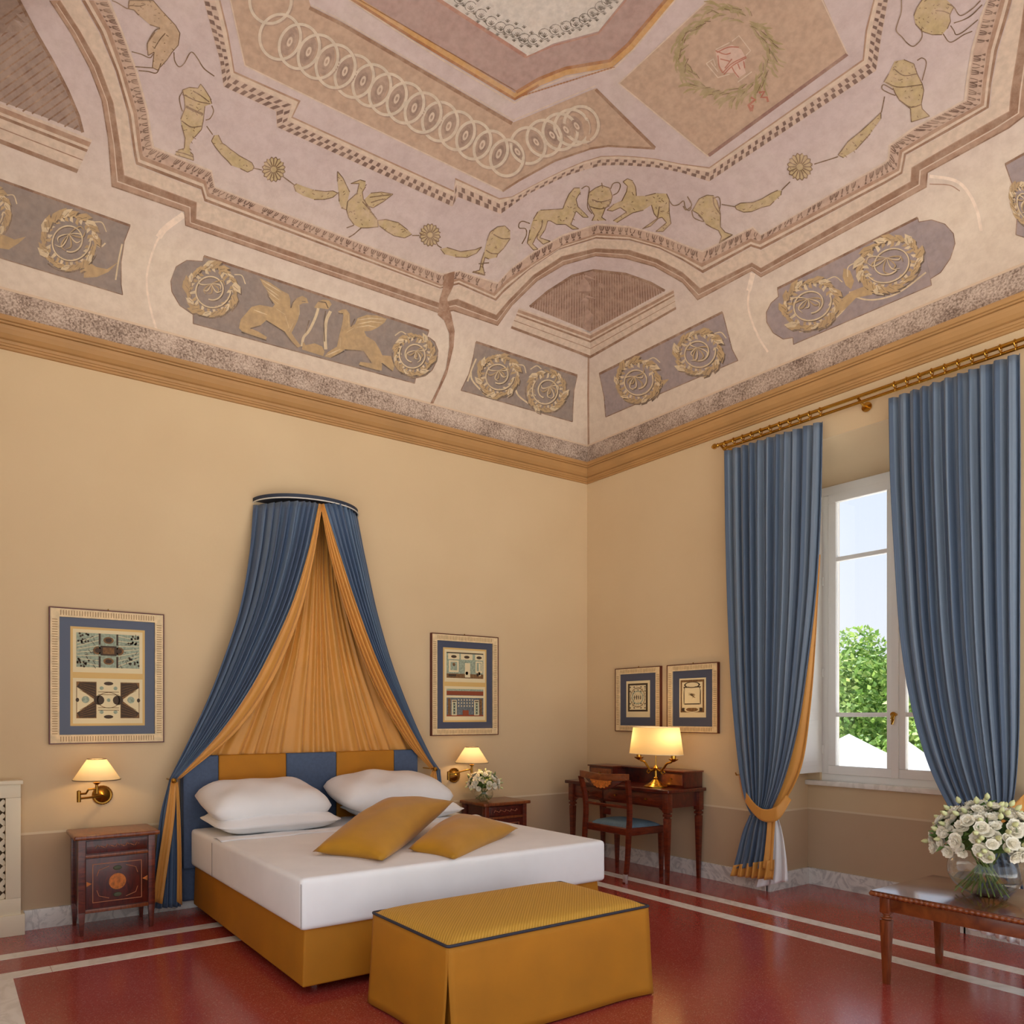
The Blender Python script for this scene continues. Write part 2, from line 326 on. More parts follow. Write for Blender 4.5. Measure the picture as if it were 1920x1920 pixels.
def speckle():
    m, n, b = new_mat('speckled_painted_frieze'); c = coords(n, (1, 1, 1), 'World')
    a = N(n, 'ShaderNodeTexNoise', i_Scale=75.0, i_Detail=6.0, i_Roughness=0.75); n.links.new(c, a.inputs[0])
    d = N(n, 'ShaderNodeTexNoise', i_Scale=5.0, i_Detail=3.0); n.links.new(c, d.inputs[0])
    mx = N(n, 'ShaderNodeMath', operation='MULTIPLY_ADD'); mx.inputs[1].default_value = 0.35; n.links.new(d.outputs[0], mx.inputs[0]); 
    sb = N(n, 'ShaderNodeMath', operation='SUBTRACT'); n.links.new(a.outputs[0], sb.inputs[0]); sb.inputs[1].default_value = 0.17; n.links.new(sb.outputs[0], mx.inputs[2])
    n.links.new(ramp(n, mx.outputs[0], [(0.34, (104, 84, 72)), (0.44, (152, 130, 114)), (0.54, (194, 172, 154)), (0.68, (218, 200, 182))]), b.inputs['Base Color']); b.inputs['Roughness'].default_value = 0.9; return m
M_speck = speckle()
sweep('trim_2', [(-0.02, 3.90), (0.003, 3.90), (0.003, 4.135), (-0.02, 4.135)], M_speck, 'speckled painted frieze band above the cornice', 'frieze')
sweep('trim_3', [(-0.02, 4.1355), (0.004, 4.1355), (0.004, 4.152), (-0.02, 4.152)], plain('pale_frieze_line', (214, 188, 160), 0.9), 'thin pale painted line above the speckled frieze', 'frieze')
b_ = MB().box(-RX, 0.0, -0.025, 0.02, -0.02, 0.13); tag(b_.build('baseboard_left', M_base, bev=0.004), 'grey marble skirting below the bed wall', 'skirting', kind='structure')
b_ = MB().box(-0.02, 0.02, NY0, 0, -0.02, 0.135); b_.box(-0.02, ND + 0.01, NY0 - 0.02, NY0 + 0.01, -0.02, 0.135); b_.box(ND - 0.02, ND + 0.02, NY1, NY0, -0.02, 0.135)
b_.box(-0.02, ND + 0.01, NY1 - 0.01, NY1 + 0.02, -0.02, 0.135); b_.box(-0.02, 0.02, -RY, NY1, -0.02, 0.135)
tag(b_.build('baseboard_right', M_base), 'grey marble skirting along the window wall and recess', 'skirting', kind='structure')
wv = box('wall_light_block', (-RX - 0.2, -RX, -2.8, 0.0, -0.1, VZ + 0.02), M_wall); tag(wv, 'unseen partial end wall beside the radiator cover, added to dim the bed wall', 'wall', kind='structure')  # partial wall added out of view to cut light from the left
# window with two sashes, sill and folded shutter
win = thing('window_1', (ND, -2.68, 0.83), 'tall white two-sash window with an open inner shutter', 'window', kind='structure')
WY0, WY1, WZ0, WZ1 = -2.10, -3.26, 0.87, 3.27
m = MB(); xa, xb = ND + 0.03, ND + 0.13
m.box(xa, xb, WY0 - 0.06, WY0 + 0.01, WZ0 + 0.05, WZ1 - 0.07); m.box(xa, xb, WY1 - 0.01, WY1 + 0.06, WZ0 + 0.05, WZ1 - 0.07); m.box(xa, xb, WY1 - 0.01, WY0 + 0.01, WZ1 - 0.07, WZ1 + 0.01); m.box(xa, xb, WY1 - 0.01, WY0 + 0.01, WZ0 - 0.02, WZ0 + 0.05)
m.build('window_frame', M_white_paint, win, bev=0.006)
box('window_sill', (ND - 0.05, ND + 0.3, WY1 - 0.1, WY0 + 0.1, 0.825, 0.865), M_white_marble, win, bev=0.008)
for (y0, y1) in ((WY0 - 0.06, -2.675), (-2.685, WY1 + 0.06)):
    m = MB(); xs, xe = ND + 0.015, ND + 0.07; z0, z1 = WZ0 + 0.05, WZ1 - 0.07; t = 0.062
    m.box(xs, xe, y0 - t, y0, z0 + 0.07, z1 - 0.07); m.box(xs, xe, y1, y1 + t, z0 + 0.07, z1 - 0.07); m.box(xs, xe, y1, y0, z0, z0 + 0.07); m.box(xs, xe, y1, y0, z1 - 0.07, z1)
    sash = m.build('sash', M_white_paint, win, bev=0.006)
    for zb in (1.404, 2.665): box('glazing_bar', (xs + 0.005, xe - 0.005, y1 + t - 0.005, y0 - t + 0.005, zb - 0.017, zb + 0.017), M_white_paint, sash, bev=0.004)
    for (za, zb) in ((z0 + 0.06, 1.39), (1.418, 2.651), (2.679, z1 - 0.06)): box('pane', (xs + 0.024, xs + 0.028, y1 + t - 0.008, y0 - t + 0.008, za, zb), M_pane, sash)
m = MB(); m.box(ND - 0.004, ND + 0.016, -2.705, -2.655, WZ0 + 0.05, WZ1 - 0.07); m.build('meeting_strip', M_white_paint, win, bev=0.008)
m = MB(); m.lathe([(0.001, 0.0), (0.02, 0.0), (0.02, 0.012), (0.012, 0.02), (0.011, 0.05), (0.001, 0.05)], (ND - 0.052, -2.69, 1.405), 12, 'x'); m.tube([(ND - 0.05, -2.69, 1.405), (ND - 0.06, -2.69, 1.37), (ND - 0.055, -2.685, 1.33)], [0.012, 0.014, 0.009])
m.build('window_handle', M_brass, win, smooth=True)
sy = -2.075
m = MB(); m.box(0.10, ND + 0.02, sy - 0.035, sy, 0.93, 3.20); sh = m.build('shutter', M_white_paint, win, bev=0.004)
for (za, zb) in ((0.99, 1.36), (1.42, 2.6), (2.66, 3.14)):
    m = MB(); m.box(0.15, 0.50, sy - 0.041, sy - 0.03, za, zb); m.box(0.185, 0.465, sy - 0.047, sy - 0.03, za + 0.035, zb - 0.035); m.build('shutter_panel', M_white_paint, sh, bev=0.003)
for z in (1.12, 1.75, 2.5): MB().lathe([(0.008, -0.035), (0.008, 0.035)], (ND + 0.02, sy - 0.04, z), 8).build('hinge', M_white_paint, sh)
# ------------------------------------------------------------------ vaulted ceiling
def vz(d):
    d = np.clip(d, 0, VA); return VZ + VB * np.sqrt(np.maximum(0, 1 - (1 - d / VA) ** 2))
def plaster():
    m, n, b = new_mat('aged_fresco_plaster'); g = N(n, 'ShaderNodeNewGeometry'); s = N(n, 'ShaderNodeSeparateXYZ'); n.links.new(g.outputs['Position'], s.inputs[0])
    nz = N(n, 'ShaderNodeTexNoise', i_Scale=2.2, i_Detail=8.0, i_Roughness=0.6); n.links.new(g.outputs['Position'], nz.inputs[0])
    n2 = N(n, 'ShaderNodeTexNoise', i_Scale=14.0, i_Detail=8.0, i_Roughness=0.7); n.links.new(g.outputs['Position'], n2.inputs[0])
    lo = ramp(n, nz.outputs[0], [(0.3, (214, 195, 174)), (0.7, (222, 204, 184))]); hi = ramp(n, nz.outputs[0], [(0.3, (193, 173, 168)), (0.55, (200, 180, 175)), (0.75, (199, 182, 172))])
    mr_ = N(n, 'ShaderNodeMapRange'); mr_.inputs[1].default_value = 4.6; mr_.inputs[2].default_value = 5.15; n.links.new(s.outputs[2], mr_.inputs[0])
    mx = N(n, 'ShaderNodeMix', data_type='RGBA'); n.links.new(mr_.outputs[0], mx.inputs[0]); n.links.new(lo, mx.inputs[6]); n.links.new(hi, mx.inputs[7])
    m2 = N(n, 'ShaderNodeMix', data_type='RGBA', blend_type='MULTIPLY'); m2.inputs[0].default_value = 0.6; n.links.new(mx.outputs[2], m2.inputs[6])
    n.links.new(ramp(n, n2.outputs[0], [(0.3, (228, 222, 218)), (0.6, (255, 255, 255))]), m2.inputs[7]); n.links.new(m2.outputs[2], b.inputs['Base Color'])
    b.inputs['Roughness'].default_value = 0.85; bump(n, b, n2.outputs[0], 0.08); return m
M_plaster = plaster()
ph = [VA * (1 - math.cos(PI / 2 * k / 26)) for k in range(27)]
gx = [0.0] + [-d for d in ph[1:]] + [-(RX - d) for d in ph[::-1]]; gy = [-d for d in ph] + [-(RY - d) for d in ph[::-1]]
gx = sorted(set(np.round(gx, 6)), reverse=True); gy = sorted(set(np.round(gy, 6)), reverse=True)
vs_, fs_ = [], []
for y in gy:
    for x in gx:
        d = min(-x, x + RX, -y, y + RY); vs_.append((x, y, float(vz(d))))
nx = len(gx)
for j in range(len(gy) - 1):
    for i in range(nx - 1):
        a, b2, c, d = j * nx + i, j * nx + i + 1, (j + 1) * nx + i + 1, (j + 1) * nx + i
        if (gx[i] > -RX / 2) == (gy[j] > -RY / 2): fs_ += [(a, c, b2), (a, d, c)]
        else: fs_ += [(a, d, b2), (d, c, b2)]
ceil_ = MB().add(vs_, fs_).build('ceiling', M_plaster, smooth=True, fix=False); tag(ceil_, 'coved vault painted with pink and grey frescoes', 'ceiling', kind='structure')
for p in ceil_.data.polygons: p.use_smooth = True
# ------------------------------------------------------------------ frescoes: flat paint laid on the vault, traced from a survey of the ceiling
def vault_pts(px, lift):
    px = np.asarray(px, float); n = len(px)
    R = FW[None] + ((px[:, :1] - CX) / FPX) * RT[None] + ((CY - px[:, 1:2]) / FPX) * UP[None]
    lo = np.full(n, 0.3); hi = np.full(n, 14.0)
    def out(P):
        d = np.minimum(np.minimum(-P[:, 0], -P[:, 1]), np.minimum(P[:, 0] + RX, P[:, 1] + RY)); return np.where(d < 0, 1.0, P[:, 2] - vz(d)) > 0
    for _ in range(46):
        md = (lo + hi) / 2; o = out(CAM + md[:, None] * R); hi = np.where(o, md, hi); lo = np.where(o, lo, md)
    P = CAM + lo[:, None] * R
    D = np.stack([-P[:, 0], -P[:, 1], P[:, 0] + RX, P[:, 1] + RY], 1); w = D.argmin(1); d = np.maximum(D.min(1), 1e-4); e = 1e-4
    g = (vz(d + e) - vz(d)) / e; nl = 1 / np.sqrt(1 + g * g)
    nrm = np.zeros_like(P); nrm[:, 2] = -nl; nrm[np.arange(n), w % 2] = np.where(w < 2, -1, 1) * g * nl
    return P + nrm * np.asarray(lift)[:, None]
def K(x0, y0, s, *f): return [(x0 + f[i] / s, y0 + f[i + 1] / s) for i in range(0, len(f), 2)]
class Paint:
    def __init__(s, lift): s.p = []; s.f = []; s.mi = []; s.lift = lift; s.l = []
    def fill(s, pts, mi=0, maxe=30, dl=0.0):
        V = [Vector((p[0], p[1], 0)) for p in pts]; st = [tuple((V[i].x, V[i].y) for i in t) for t in tessellate_polygon([V])]
        while st:
            t = st.pop(); L = [math.dist(t[i], t[(i + 1) % 3]) for i in range(3)]; k = L.index(max(L))
            if L[k] > maxe:
                a, b, c = t[k], t[(k + 1) % 3], t[(k + 2) % 3]; m = ((a[0] + b[0]) / 2, (a[1] + b[1]) / 2); st += [(a, m, c), (m, b, c)]
            else:
                i = len(s.p); s.p += list(t); s.l += [s.lift + dl] * 3; s.f.append((i, i + 1, i + 2)); s.mi.append(mi)
        return s
    def line(s, pts, w, mi=0, curve=False, taper=False, closed=False, dl=0.0, seg=12):
        pts = [np.array(p, float) for p in pts]
        if closed: pts = pts + [pts[0]]
        if curve: pts = crom(pts, max(8, len(pts) * 5))
        Q = [pts[0]]
        for a, b in zip(pts, pts[1:]):
            n = max(1, int(np.linalg.norm(b - a) / seg)); Q += [a + (b - a) * (k + 1) / n for k in range(n)]
        i0 = len(s.p); m = len(Q)
        for i, q in enumerate(Q):
            t = Q[min(i + 1, m - 1)] - Q[max(i - 1, 0)]; t = t / (np.linalg.norm(t) + 1e-9); nn = np.array([-t[1], t[0]])
            ww = w * 0.5 * ((0.25 + 0.75 * math.sin(PI * i / max(1, m - 1))) if taper else 1.0)
            s.p += [tuple(q + nn * ww), tuple(q - nn * ww)]; s.l += [s.lift + dl] * 2
        for i in range(m - 1): s.f.append((i0 + 2 * i, i0 + 2 * i + 2, i0 + 2 * i + 3, i0 + 2 * i + 1)); s.mi.append(mi)
        return s
    def build(s, name, mats, parent=None):
        P = vault_pts(s.p, s.l); me = bpy.data.meshes.new(name); me.from_pydata([tuple(p) for p in P], [], s.f)
        me.polygons.foreach_set('material_index', s.mi); me.update()
        bm = bmesh.new(); bm.from_mesh(me)
        ctr = Vector((-3.0, -2.7, 2.0))
        for f in bm.faces:
            f.normal_update()
            if f.normal.dot(ctr - f.calc_center_median()) < 0: f.normal_flip()
        bm.to_mesh(me); bm.free()
        return link(name, me, mats, ceil_ if parent is None else parent, True)
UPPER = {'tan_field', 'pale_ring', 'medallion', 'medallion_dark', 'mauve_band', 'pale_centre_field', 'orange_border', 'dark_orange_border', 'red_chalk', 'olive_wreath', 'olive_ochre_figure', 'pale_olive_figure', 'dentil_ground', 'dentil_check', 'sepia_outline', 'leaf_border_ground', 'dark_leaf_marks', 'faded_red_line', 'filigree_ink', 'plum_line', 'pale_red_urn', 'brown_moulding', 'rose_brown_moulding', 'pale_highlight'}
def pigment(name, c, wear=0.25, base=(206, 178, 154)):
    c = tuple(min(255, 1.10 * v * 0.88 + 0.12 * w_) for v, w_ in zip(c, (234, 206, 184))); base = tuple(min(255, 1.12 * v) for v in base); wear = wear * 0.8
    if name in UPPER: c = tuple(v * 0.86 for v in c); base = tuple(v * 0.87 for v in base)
    m, n, b = new_mat(name); g = N(n, 'ShaderNodeNewGeometry')
    a = N(n, 'ShaderNodeTexNoise', i_Scale=9.0, i_Detail=9.0, i_Roughness=0.72); n.links.new(g.outputs['Position'], a.inputs[0])
    k = N(n, 'ShaderNodeMapRange'); k.inputs[1].default_value = 0.42; k.inputs[2].default_value = 0.72; k.inputs[3].default_value = 0.0; k.inputs[4].default_value = min(1.0, wear * 2.2); n.links.new(a.outputs[0], k.inputs[0])
    v = N(n, 'ShaderNodeTexNoise', i_Scale=28.0, i_Detail=6.0); n.links.new(g.outputs['Position'], v.inputs[0])
    lo = tuple(x * 0.955 for x in c); hi = tuple(min(255, x * 1.035) for x in c)
    col = ramp(n, v.outputs[0], [(0.35, lo), (0.65, hi)])
    mx = N(n, 'ShaderNodeMix', data_type='RGBA'); n.links.new(k.outputs[0], mx.inputs[0]); n.links.new(col, mx.inputs[6]); mx.inputs[7].default_value = (*lin(base), 1)
    n.links.new(mx.outputs[2], b.inputs['Base Color']); b.inputs['Roughness'].default_value = 0.9; return m
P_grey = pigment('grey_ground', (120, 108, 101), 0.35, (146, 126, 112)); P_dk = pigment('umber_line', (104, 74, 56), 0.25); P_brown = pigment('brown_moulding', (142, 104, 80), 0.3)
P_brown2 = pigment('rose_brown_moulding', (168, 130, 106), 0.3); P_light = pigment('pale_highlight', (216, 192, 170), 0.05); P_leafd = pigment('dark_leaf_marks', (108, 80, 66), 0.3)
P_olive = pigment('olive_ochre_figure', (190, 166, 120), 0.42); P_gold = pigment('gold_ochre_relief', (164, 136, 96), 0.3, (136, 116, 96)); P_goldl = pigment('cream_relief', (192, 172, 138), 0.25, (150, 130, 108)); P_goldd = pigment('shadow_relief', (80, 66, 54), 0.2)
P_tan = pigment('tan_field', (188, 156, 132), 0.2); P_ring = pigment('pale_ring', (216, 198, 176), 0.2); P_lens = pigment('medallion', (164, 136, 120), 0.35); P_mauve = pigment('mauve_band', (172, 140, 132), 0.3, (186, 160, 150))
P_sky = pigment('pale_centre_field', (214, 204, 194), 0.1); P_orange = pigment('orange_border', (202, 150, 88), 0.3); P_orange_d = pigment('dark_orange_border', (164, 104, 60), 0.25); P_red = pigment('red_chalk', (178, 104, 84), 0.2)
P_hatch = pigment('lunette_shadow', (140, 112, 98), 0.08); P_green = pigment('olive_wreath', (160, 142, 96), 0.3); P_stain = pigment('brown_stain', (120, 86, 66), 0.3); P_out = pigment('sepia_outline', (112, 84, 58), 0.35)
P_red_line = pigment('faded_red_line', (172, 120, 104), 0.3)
# painted entablature: five boundary lines a..e from the left lunette to the right one
Ea = [(92, 0), (133, 63), (167, 127), (190, 187), (202, 260), (209, 350), (345, 397), (347, 423), (822, 587), (850, 583), (933, 611), (960, 573), (1007, 527), (1057, 497), (1117, 480), (1173, 485), (1227, 500), (1280, 530), (1308, 563), (1410, 508), (1427, 520), (1660, 394), (1738, 351), (1740, 324), (1893, 240), (1925, 215), (1930, 170), (1938, 110), (1945, 50), (1950, -10)]
Eb = [(113, 0), (150, 57), (187, 123), (213, 193), (227, 283), (233, 328), (369, 379), (368, 410), (825, 568), (858, 560), (930, 590), (953, 563), (1000, 515), (1053, 480), (1117, 465), (1180, 468), (1233, 485), (1280, 510), (1313, 540), (1410, 492), (1427, 502), (1660, 367), (1707, 340), (1709, 314), (1835, 240), (1892, 208), (1895, 172), (1904, 117), (1913, 59), (1922, -10)]
Ec = [(153, 0), (187, 60), (217, 133), (240, 213), (251, 290), (255, 308), (377, 355), (383, 377), (825, 541), (860, 533), (930, 564), (943, 549), (990, 507), (1047, 468), (1117, 447), (1180, 450), (1237, 466), (1280, 488), (1318, 512), (1408, 462), (1427, 468), (1660, 344), (1692, 325), (1699, 290), (1789, 240), (1854, 202), (1859, 156), (1870, 94), (1889, 31), (1900, -10)]
Ed = [(175, 0), (207, 57), (233, 133), (257, 213), (264, 270), (268, 293), (385, 338), (392, 362), (827, 533), (860, 521), (925, 549), (955, 520), (1003, 490), (1057, 458), (1120, 437), (1180, 441), (1235, 457), (1280, 476), (1315, 493), (1408, 447), (1423, 452), (1660, 327), (1682, 316), (1687, 282), (1755, 240), (1839, 194), (1843, 156), (1851, 94), (1868, 31), (1879, -10)]
Ee = [(205, 0), (230, 60), (257, 133), (277, 207), (285, 260), (288, 275), (397, 320), (403, 350), (828, 513), (862, 507), (933, 530), (958, 503), (1002, 470), (1055, 440), (1120, 419), (1180, 424), (1235, 438), (1280, 457), (1317, 470), (1412, 425), (1427, 440), (1660, 303), (1665, 297), (1667, 272), (1711, 240), (1809, 187), (1812, 156), (1822, 94), (1839, 31), (1854, -10)]
def mix(A, B, t): return [(a[0] + (b[0] - a[0]) * t, a[1] + (b[1] - a[1]) * t) for a, b in zip(A, B)]
def band(p, A, B, t0, t1, mi, dl=0.0):
    X, Y = mix(A, B, t0), mix(A, B, t1)
    for i in range(len(X) - 1): p.fill([X[i], X[i + 1], Y[i + 1], Y[i]], mi, 30, dl)
p = Paint(0.002)
band(p, Ea, Eb, 0, 1, 0); band(p, Ea, Eb, 0.0, 0.09, 1, 0.001); band(p, Ea, Eb, 0.42, 0.5, 2, 0.001); band(p, Ea, Eb, 0.5, 0.94, 3, 0.001)
band(p, Eb, Ec, 0.0, 0.95, 2)
band(p, Ec, Ed, 0.0, 0.3, 3); band(p, Ec, Ed, 0.3, 0.6, 2); band(p, Ec, Ed, 0.6, 1.0, 0)
band(p, Ed, Ee, 0.0, 0.92, 4); band(p, Ed, Ee, 0.88, 1.04, 2, 0.001)
p.build('painted_entablature', [P_brown2, P_dk, P_light, P_brown, pigment('leaf_border_ground', (196, 164, 144), 0.3)])
p = Paint(0.0035)
X0, X1 = Ed, Ee
for i in range(len(X0) - 1):
    A0, A1, B0, B1 = (np.array(q, float) for q in (X0[i], X0[i + 1], X1[i], X1[i + 1])); L = np.linalg.norm(A1 - A0); n = max(1, int(L / 12))
    for k in range(n):
        t = (k + 0.5 + RNG.uniform(-0.15, 0.15)) / n; a = A0 + (A1 - A0) * t; b = B0 + (B1 - B0) * t; u = (A1 - A0) / (L + 1e-6) * (L / n); v = b - a
        if RNG.random() < 0.05: continue
        p.fill([a + v * 0.06 - u * 0.22, a + v * 0.06 + u * 0.22, a + v * 0.32], 0)
        for q in (-0.3, 0.0, 0.3):
            if RNG.random() < 0.85: p.line([a + v * 0.32 + u * q * 0.4, a + v * 0.55 + u * (q * 0.9 + 0.05), a + v * 0.80 + u * (q + 0.12)], RNG.uniform(1.2, 2.4), 0)
p.build('painted_leaf_border', [P_leafd])
# checkered dentil band
Dp = [(382, 0), (395, 50), (412, 113), (419, 162), (517, 208), (519, 238), (848, 387), (858, 369), (939, 401), (967, 380), (993, 362), (1027, 346), (1060, 330), (1093, 319), (1127, 310), (1160, 309), (1193, 311), (1227, 313), (1277, 323), (1330, 340), (1643, 132), (1653, 67), (1667, -10)]
Dq = [(403, 0), (417, 57), (428, 110), (433, 143), (548, 195), (539, 225), (850, 367), (855, 345), (937, 381), (962, 372), (993, 354), (1027, 337), (1060, 321), (1093, 308), (1127, 298), (1160, 297), (1193, 299), (1227, 302), (1277, 312), (1330, 322), (1626, 118), (1633, 60), (1649, -10)]
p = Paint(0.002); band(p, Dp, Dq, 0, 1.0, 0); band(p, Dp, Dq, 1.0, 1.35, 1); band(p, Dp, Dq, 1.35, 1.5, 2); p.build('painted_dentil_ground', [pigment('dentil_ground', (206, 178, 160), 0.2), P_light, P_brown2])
p = Paint(0.0035); cnt = 0
for i in range(len(Dp) - 1):
    A0, A1, B0, B1 = (np.array(q, float) for q in (Dp[i], Dp[i + 1], Dq[i], Dq[i + 1])); L = np.linalg.norm(A1 - A0); n = max(1, round(L / 16))
    for k in range(n):
        f = lambda t, s: (A0 + (A1 - A0) * t) * (1 - s) + (B0 + (B1 - B0) * t) * s
        t0 = k / n; dt = 1 / n
        p.fill([f(t0 + 0.08 * dt, 0.04), f(t0 + 0.58 * dt, 0.04), f(t0 + 0.66 * dt, 0.46), f(t0 + 0.16 * dt, 0.46)], 0)
        p.fill([f(t0 + 0.55 * dt, 0.54), f(t0 + 0.95 * dt, 0.54), f(t0 + 1.0 * dt, 0.94), f(t0 + 0.62 * dt, 0.94)], 0)
p.build('painted_dentils', [pigment('dentil_check', (112, 86, 76), 0.3, (180, 150, 134))])
# grey panels
panels = {'painted_scroll_panel': [[(-20, 330), (244, 423), (233, 452), (227, 492), (227, 533), (230, 553), (-20, 478)]],
 'painted_griffin_panel': [[(382, 480), (804, 620), (800, 631), (805, 633), (815, 641), (821, 657), (819, 676), (810, 694), (797, 705), (779, 709), (777, 719), (362, 607), (362, 590), (337, 573), (322, 547), (320, 527), (330, 500), (350, 488), (380, 490)]],
 'painted_corner_panel': [[(892, 641), (1082, 704), (1076, 732), (1074, 764), (1073, 791), (864, 732), (879, 701), (887, 670)], [(1124, 701), (1355, 585), (1364, 620), (1373, 655), (1384, 676), (1136, 782), (1133, 744)]],
 'painted_oval_panel': [[(1458, 541), (1721, 408), (1723, 416), (1747, 412), (1772, 420), (1788, 438), (1791, 457), (1782, 485), (1764, 511), (1745, 523), (1747, 535), (1488, 646), (1487, 633), (1469, 636), (1450, 624), (1438, 604), (1437, 586), (1446, 568), (1460, 556)], [(1885, 308), (1935, 280), (1935, 450), (1905, 440), (1908, 400), (1900, 350)]]}
P_greyv = pigment('violet_grey_ground', (130, 117, 117), 0.32, (154, 134, 124))
for nm, pls in panels.items():
    for q in pls:
        p = Paint(0.002); p.fill(q, 0); rt_ = nm in ('painted_oval_panel',) or q[0][0] > 1100
        k = 1
        for i in range(len(q)):
            a, b = q[i], q[(i + 1) % len(q)]
            up_edge = (i == 0)
            p.line([a, b], 4.5 if up_edge else 1.5, 1, dl=0.0006)
        p.build(nm, [P_greyv if rt_ else P_grey, P_dk])
def scroll(p, c, rx, ry, rot=0.0, flip=1, start=0.0, wreath=(0.0, 2 * PI)):
    cx, cy = c
    def pt(r, a):
        x, y = r * math.cos(a) * flip, r * math.sin(a); X, Y = x * rx, y * ry
        return (cx + X * math.cos(rot) - Y * math.sin(rot), cy + X * math.sin(rot) + Y * math.cos(rot))
    n = 26
    for k in range(n):
        a = start + wreath[0] + (wreath[1] - wreath[0]) * (k + RNG.uniform(-0.3, 0.3)) / n; j = RNG.uniform(0.84, 1.04)
        p.fill([(x_ + 2.2, y_ + 2.6) for x_, y_ in (pt(0.72, a), pt(0.86 * j, a - 0.10), pt(0.99 * j, a + 0.12), pt(1.0 * j, a + 0.36), pt(0.78, a + 0.26))], 2, dl=0.0001)
        p.fill([pt(0.72, a), pt(0.86 * j, a - 0.10), pt(0.99 * j, a + 0.12), pt(1.0 * j, a + 0.36), pt(0.90, a + 0.30), pt(0.78, a + 0.26)], 0 if k % 4 else 1, dl=0.0004); p.line([pt(0.76, a + 0.04), pt(0.90 * j, a + 0.22)], 0.8, 2, dl=0.0007)
        p.fill([pt(0.78, a + 0.05), pt(0.66 * j, a + 0.02), pt(0.60 * j, a + 0.22), pt(0.76, a + 0.14)], 1 if k % 2 else 0, dl=0.0002)
    p.line([pt(0.82, start + wreath[0] + (wreath[1] - wreath[0]) * 0.8 * k / 40) for k in range(41)], 4.5, 0, dl=0.0003); p.line([pt(0.95, start + 0.8 + 1.9 * k / 12) for k in range(13)], 2.0, 2, dl=0.0005)
    sp = [pt(0.66 - 0.34 * k / 60, start + 0.3 + 2.6 * PI * k / 60) for k in range(61)]
    p.line([(x + 1.2, y + 1.5) for x, y in sp], 3.2, 2, dl=0.0008); p.line(sp, 2.4, 1, dl=0.001)
    h = np.array(pt(0.22, start + 5.0)); sc = np.array([rx, ry])
    for k in range(8):
        a = start + 5.0 + PI + (k - 3.5) * 0.50 + RNG.uniform(-0.12, 0.12); l = RNG.uniform(0.34, 0.58); cu = RNG.choice([-1, 1]) * 0.5
        q = [h, h + sc * l * 0.5 * np.array([math.cos(a), math.sin(a)]), h + sc * l * 0.85 * np.array([math.cos(a + cu * 0.3), math.sin(a + cu * 0.3)]), h + sc * l * np.array([math.cos(a + cu), math.sin(a + cu)])]
        p.line([z + np.array([1.2, 1.5]) for z in q], 2.8, 2, curve=True, taper=True, dl=0.0008); p.line(q, 2.3, 1 if k % 2 else 0, curve=True, taper=True, dl=0.001)
    tp = pt(0.95, start - 0.3); p.line([tp, pt(1.15, start - 0.15), pt(1.18, start + 0.12)], 2.0, 1, curve=True, dl=0.001)
for c, rx, ry, rot, fl2, st in (((130, 452), 60, 62, 0.35, 1, -0.7), ((-28, 402), 50, 60, 0.35, 1, -0.7), ((396, 544), 55, 55, 0.3, 1, -0.6), ((775, 665), 42, 44, 0.3, -1, -0.6), ((934, 704), 44, 45, 0.3, 1, -0.5), ((1024, 732), 41, 45, 0.3, -1, -0.7),
                             ((1195, 714), 47, 46, -0.4, 1, -0.4), ((1310, 661), 50, 47, -0.4, 1, -0.2), ((1520, 570), 62, 52, -0.45, 1, -0.3), ((1668, 494), 70, 55, -0.45, -1, -0.3), ((1925, 385), 30, 50, -0.4, 1, 0)):
    p = Paint(0.0035); scroll(p, c, rx, ry, rot, fl2, st); p.build('painted_acanthus_scroll', [P_gold, P_goldl, P_goldd])
p = Paint(0.0036)
for q in (K(0, 330, 7.385, 360, 840, 200, 880, 60, 820, 0, 780, 0, 1000, 120, 1020, 260, 930), K(0, 330, 7.385, 1200, 1170, 1330, 1260, 1480, 1290, 1640, 1190, 1500, 1330, 1340, 1400, 1160, 1410, 1160, 1330), K(1420, 400, 5.053, 720, 960, 780, 830, 890, 740, 1020, 690, 1080, 640, 1120, 700, 1090, 770, 940, 800, 820, 920, 710, 1010), K(1420, 400, 5.053, 820, 520, 880, 540, 920, 640, 890, 720, 840, 680, 810, 600), K(1110, 570, 6.62, 760, 990, 850, 950, 960, 930, 890, 1010, 790, 1110)): p.fill(q, 0)
for q in (K(1420, 400, 5.053, 880, 740, 860, 860, 720, 1010, 560, 1090, 400, 1120), K(1420, 400, 5.053, 890, 740, 960, 800, 1100, 820, 1280, 780, 1420, 700, 1600, 560), K(860, 620, 8, 180, 620, 200, 740, 320, 880, 450, 960), K(860, 620, 8, 840, 860, 900, 980, 1060, 1100, 1250, 1200, 1420, 1180), K(860, 620, 8, 260, 420, 200, 560, 130, 760), K(0, 330, 7.385, 1180, 640, 1280, 760, 1320, 920, 1390, 980, 1460, 930), K(0, 330, 7.385, 1690, 940, 1640, 1180, 1600, 1440)): p.line(q, 3, 1, curve=True)
p.build('painted_acanthus_stems', [P_gold, P_goldl])
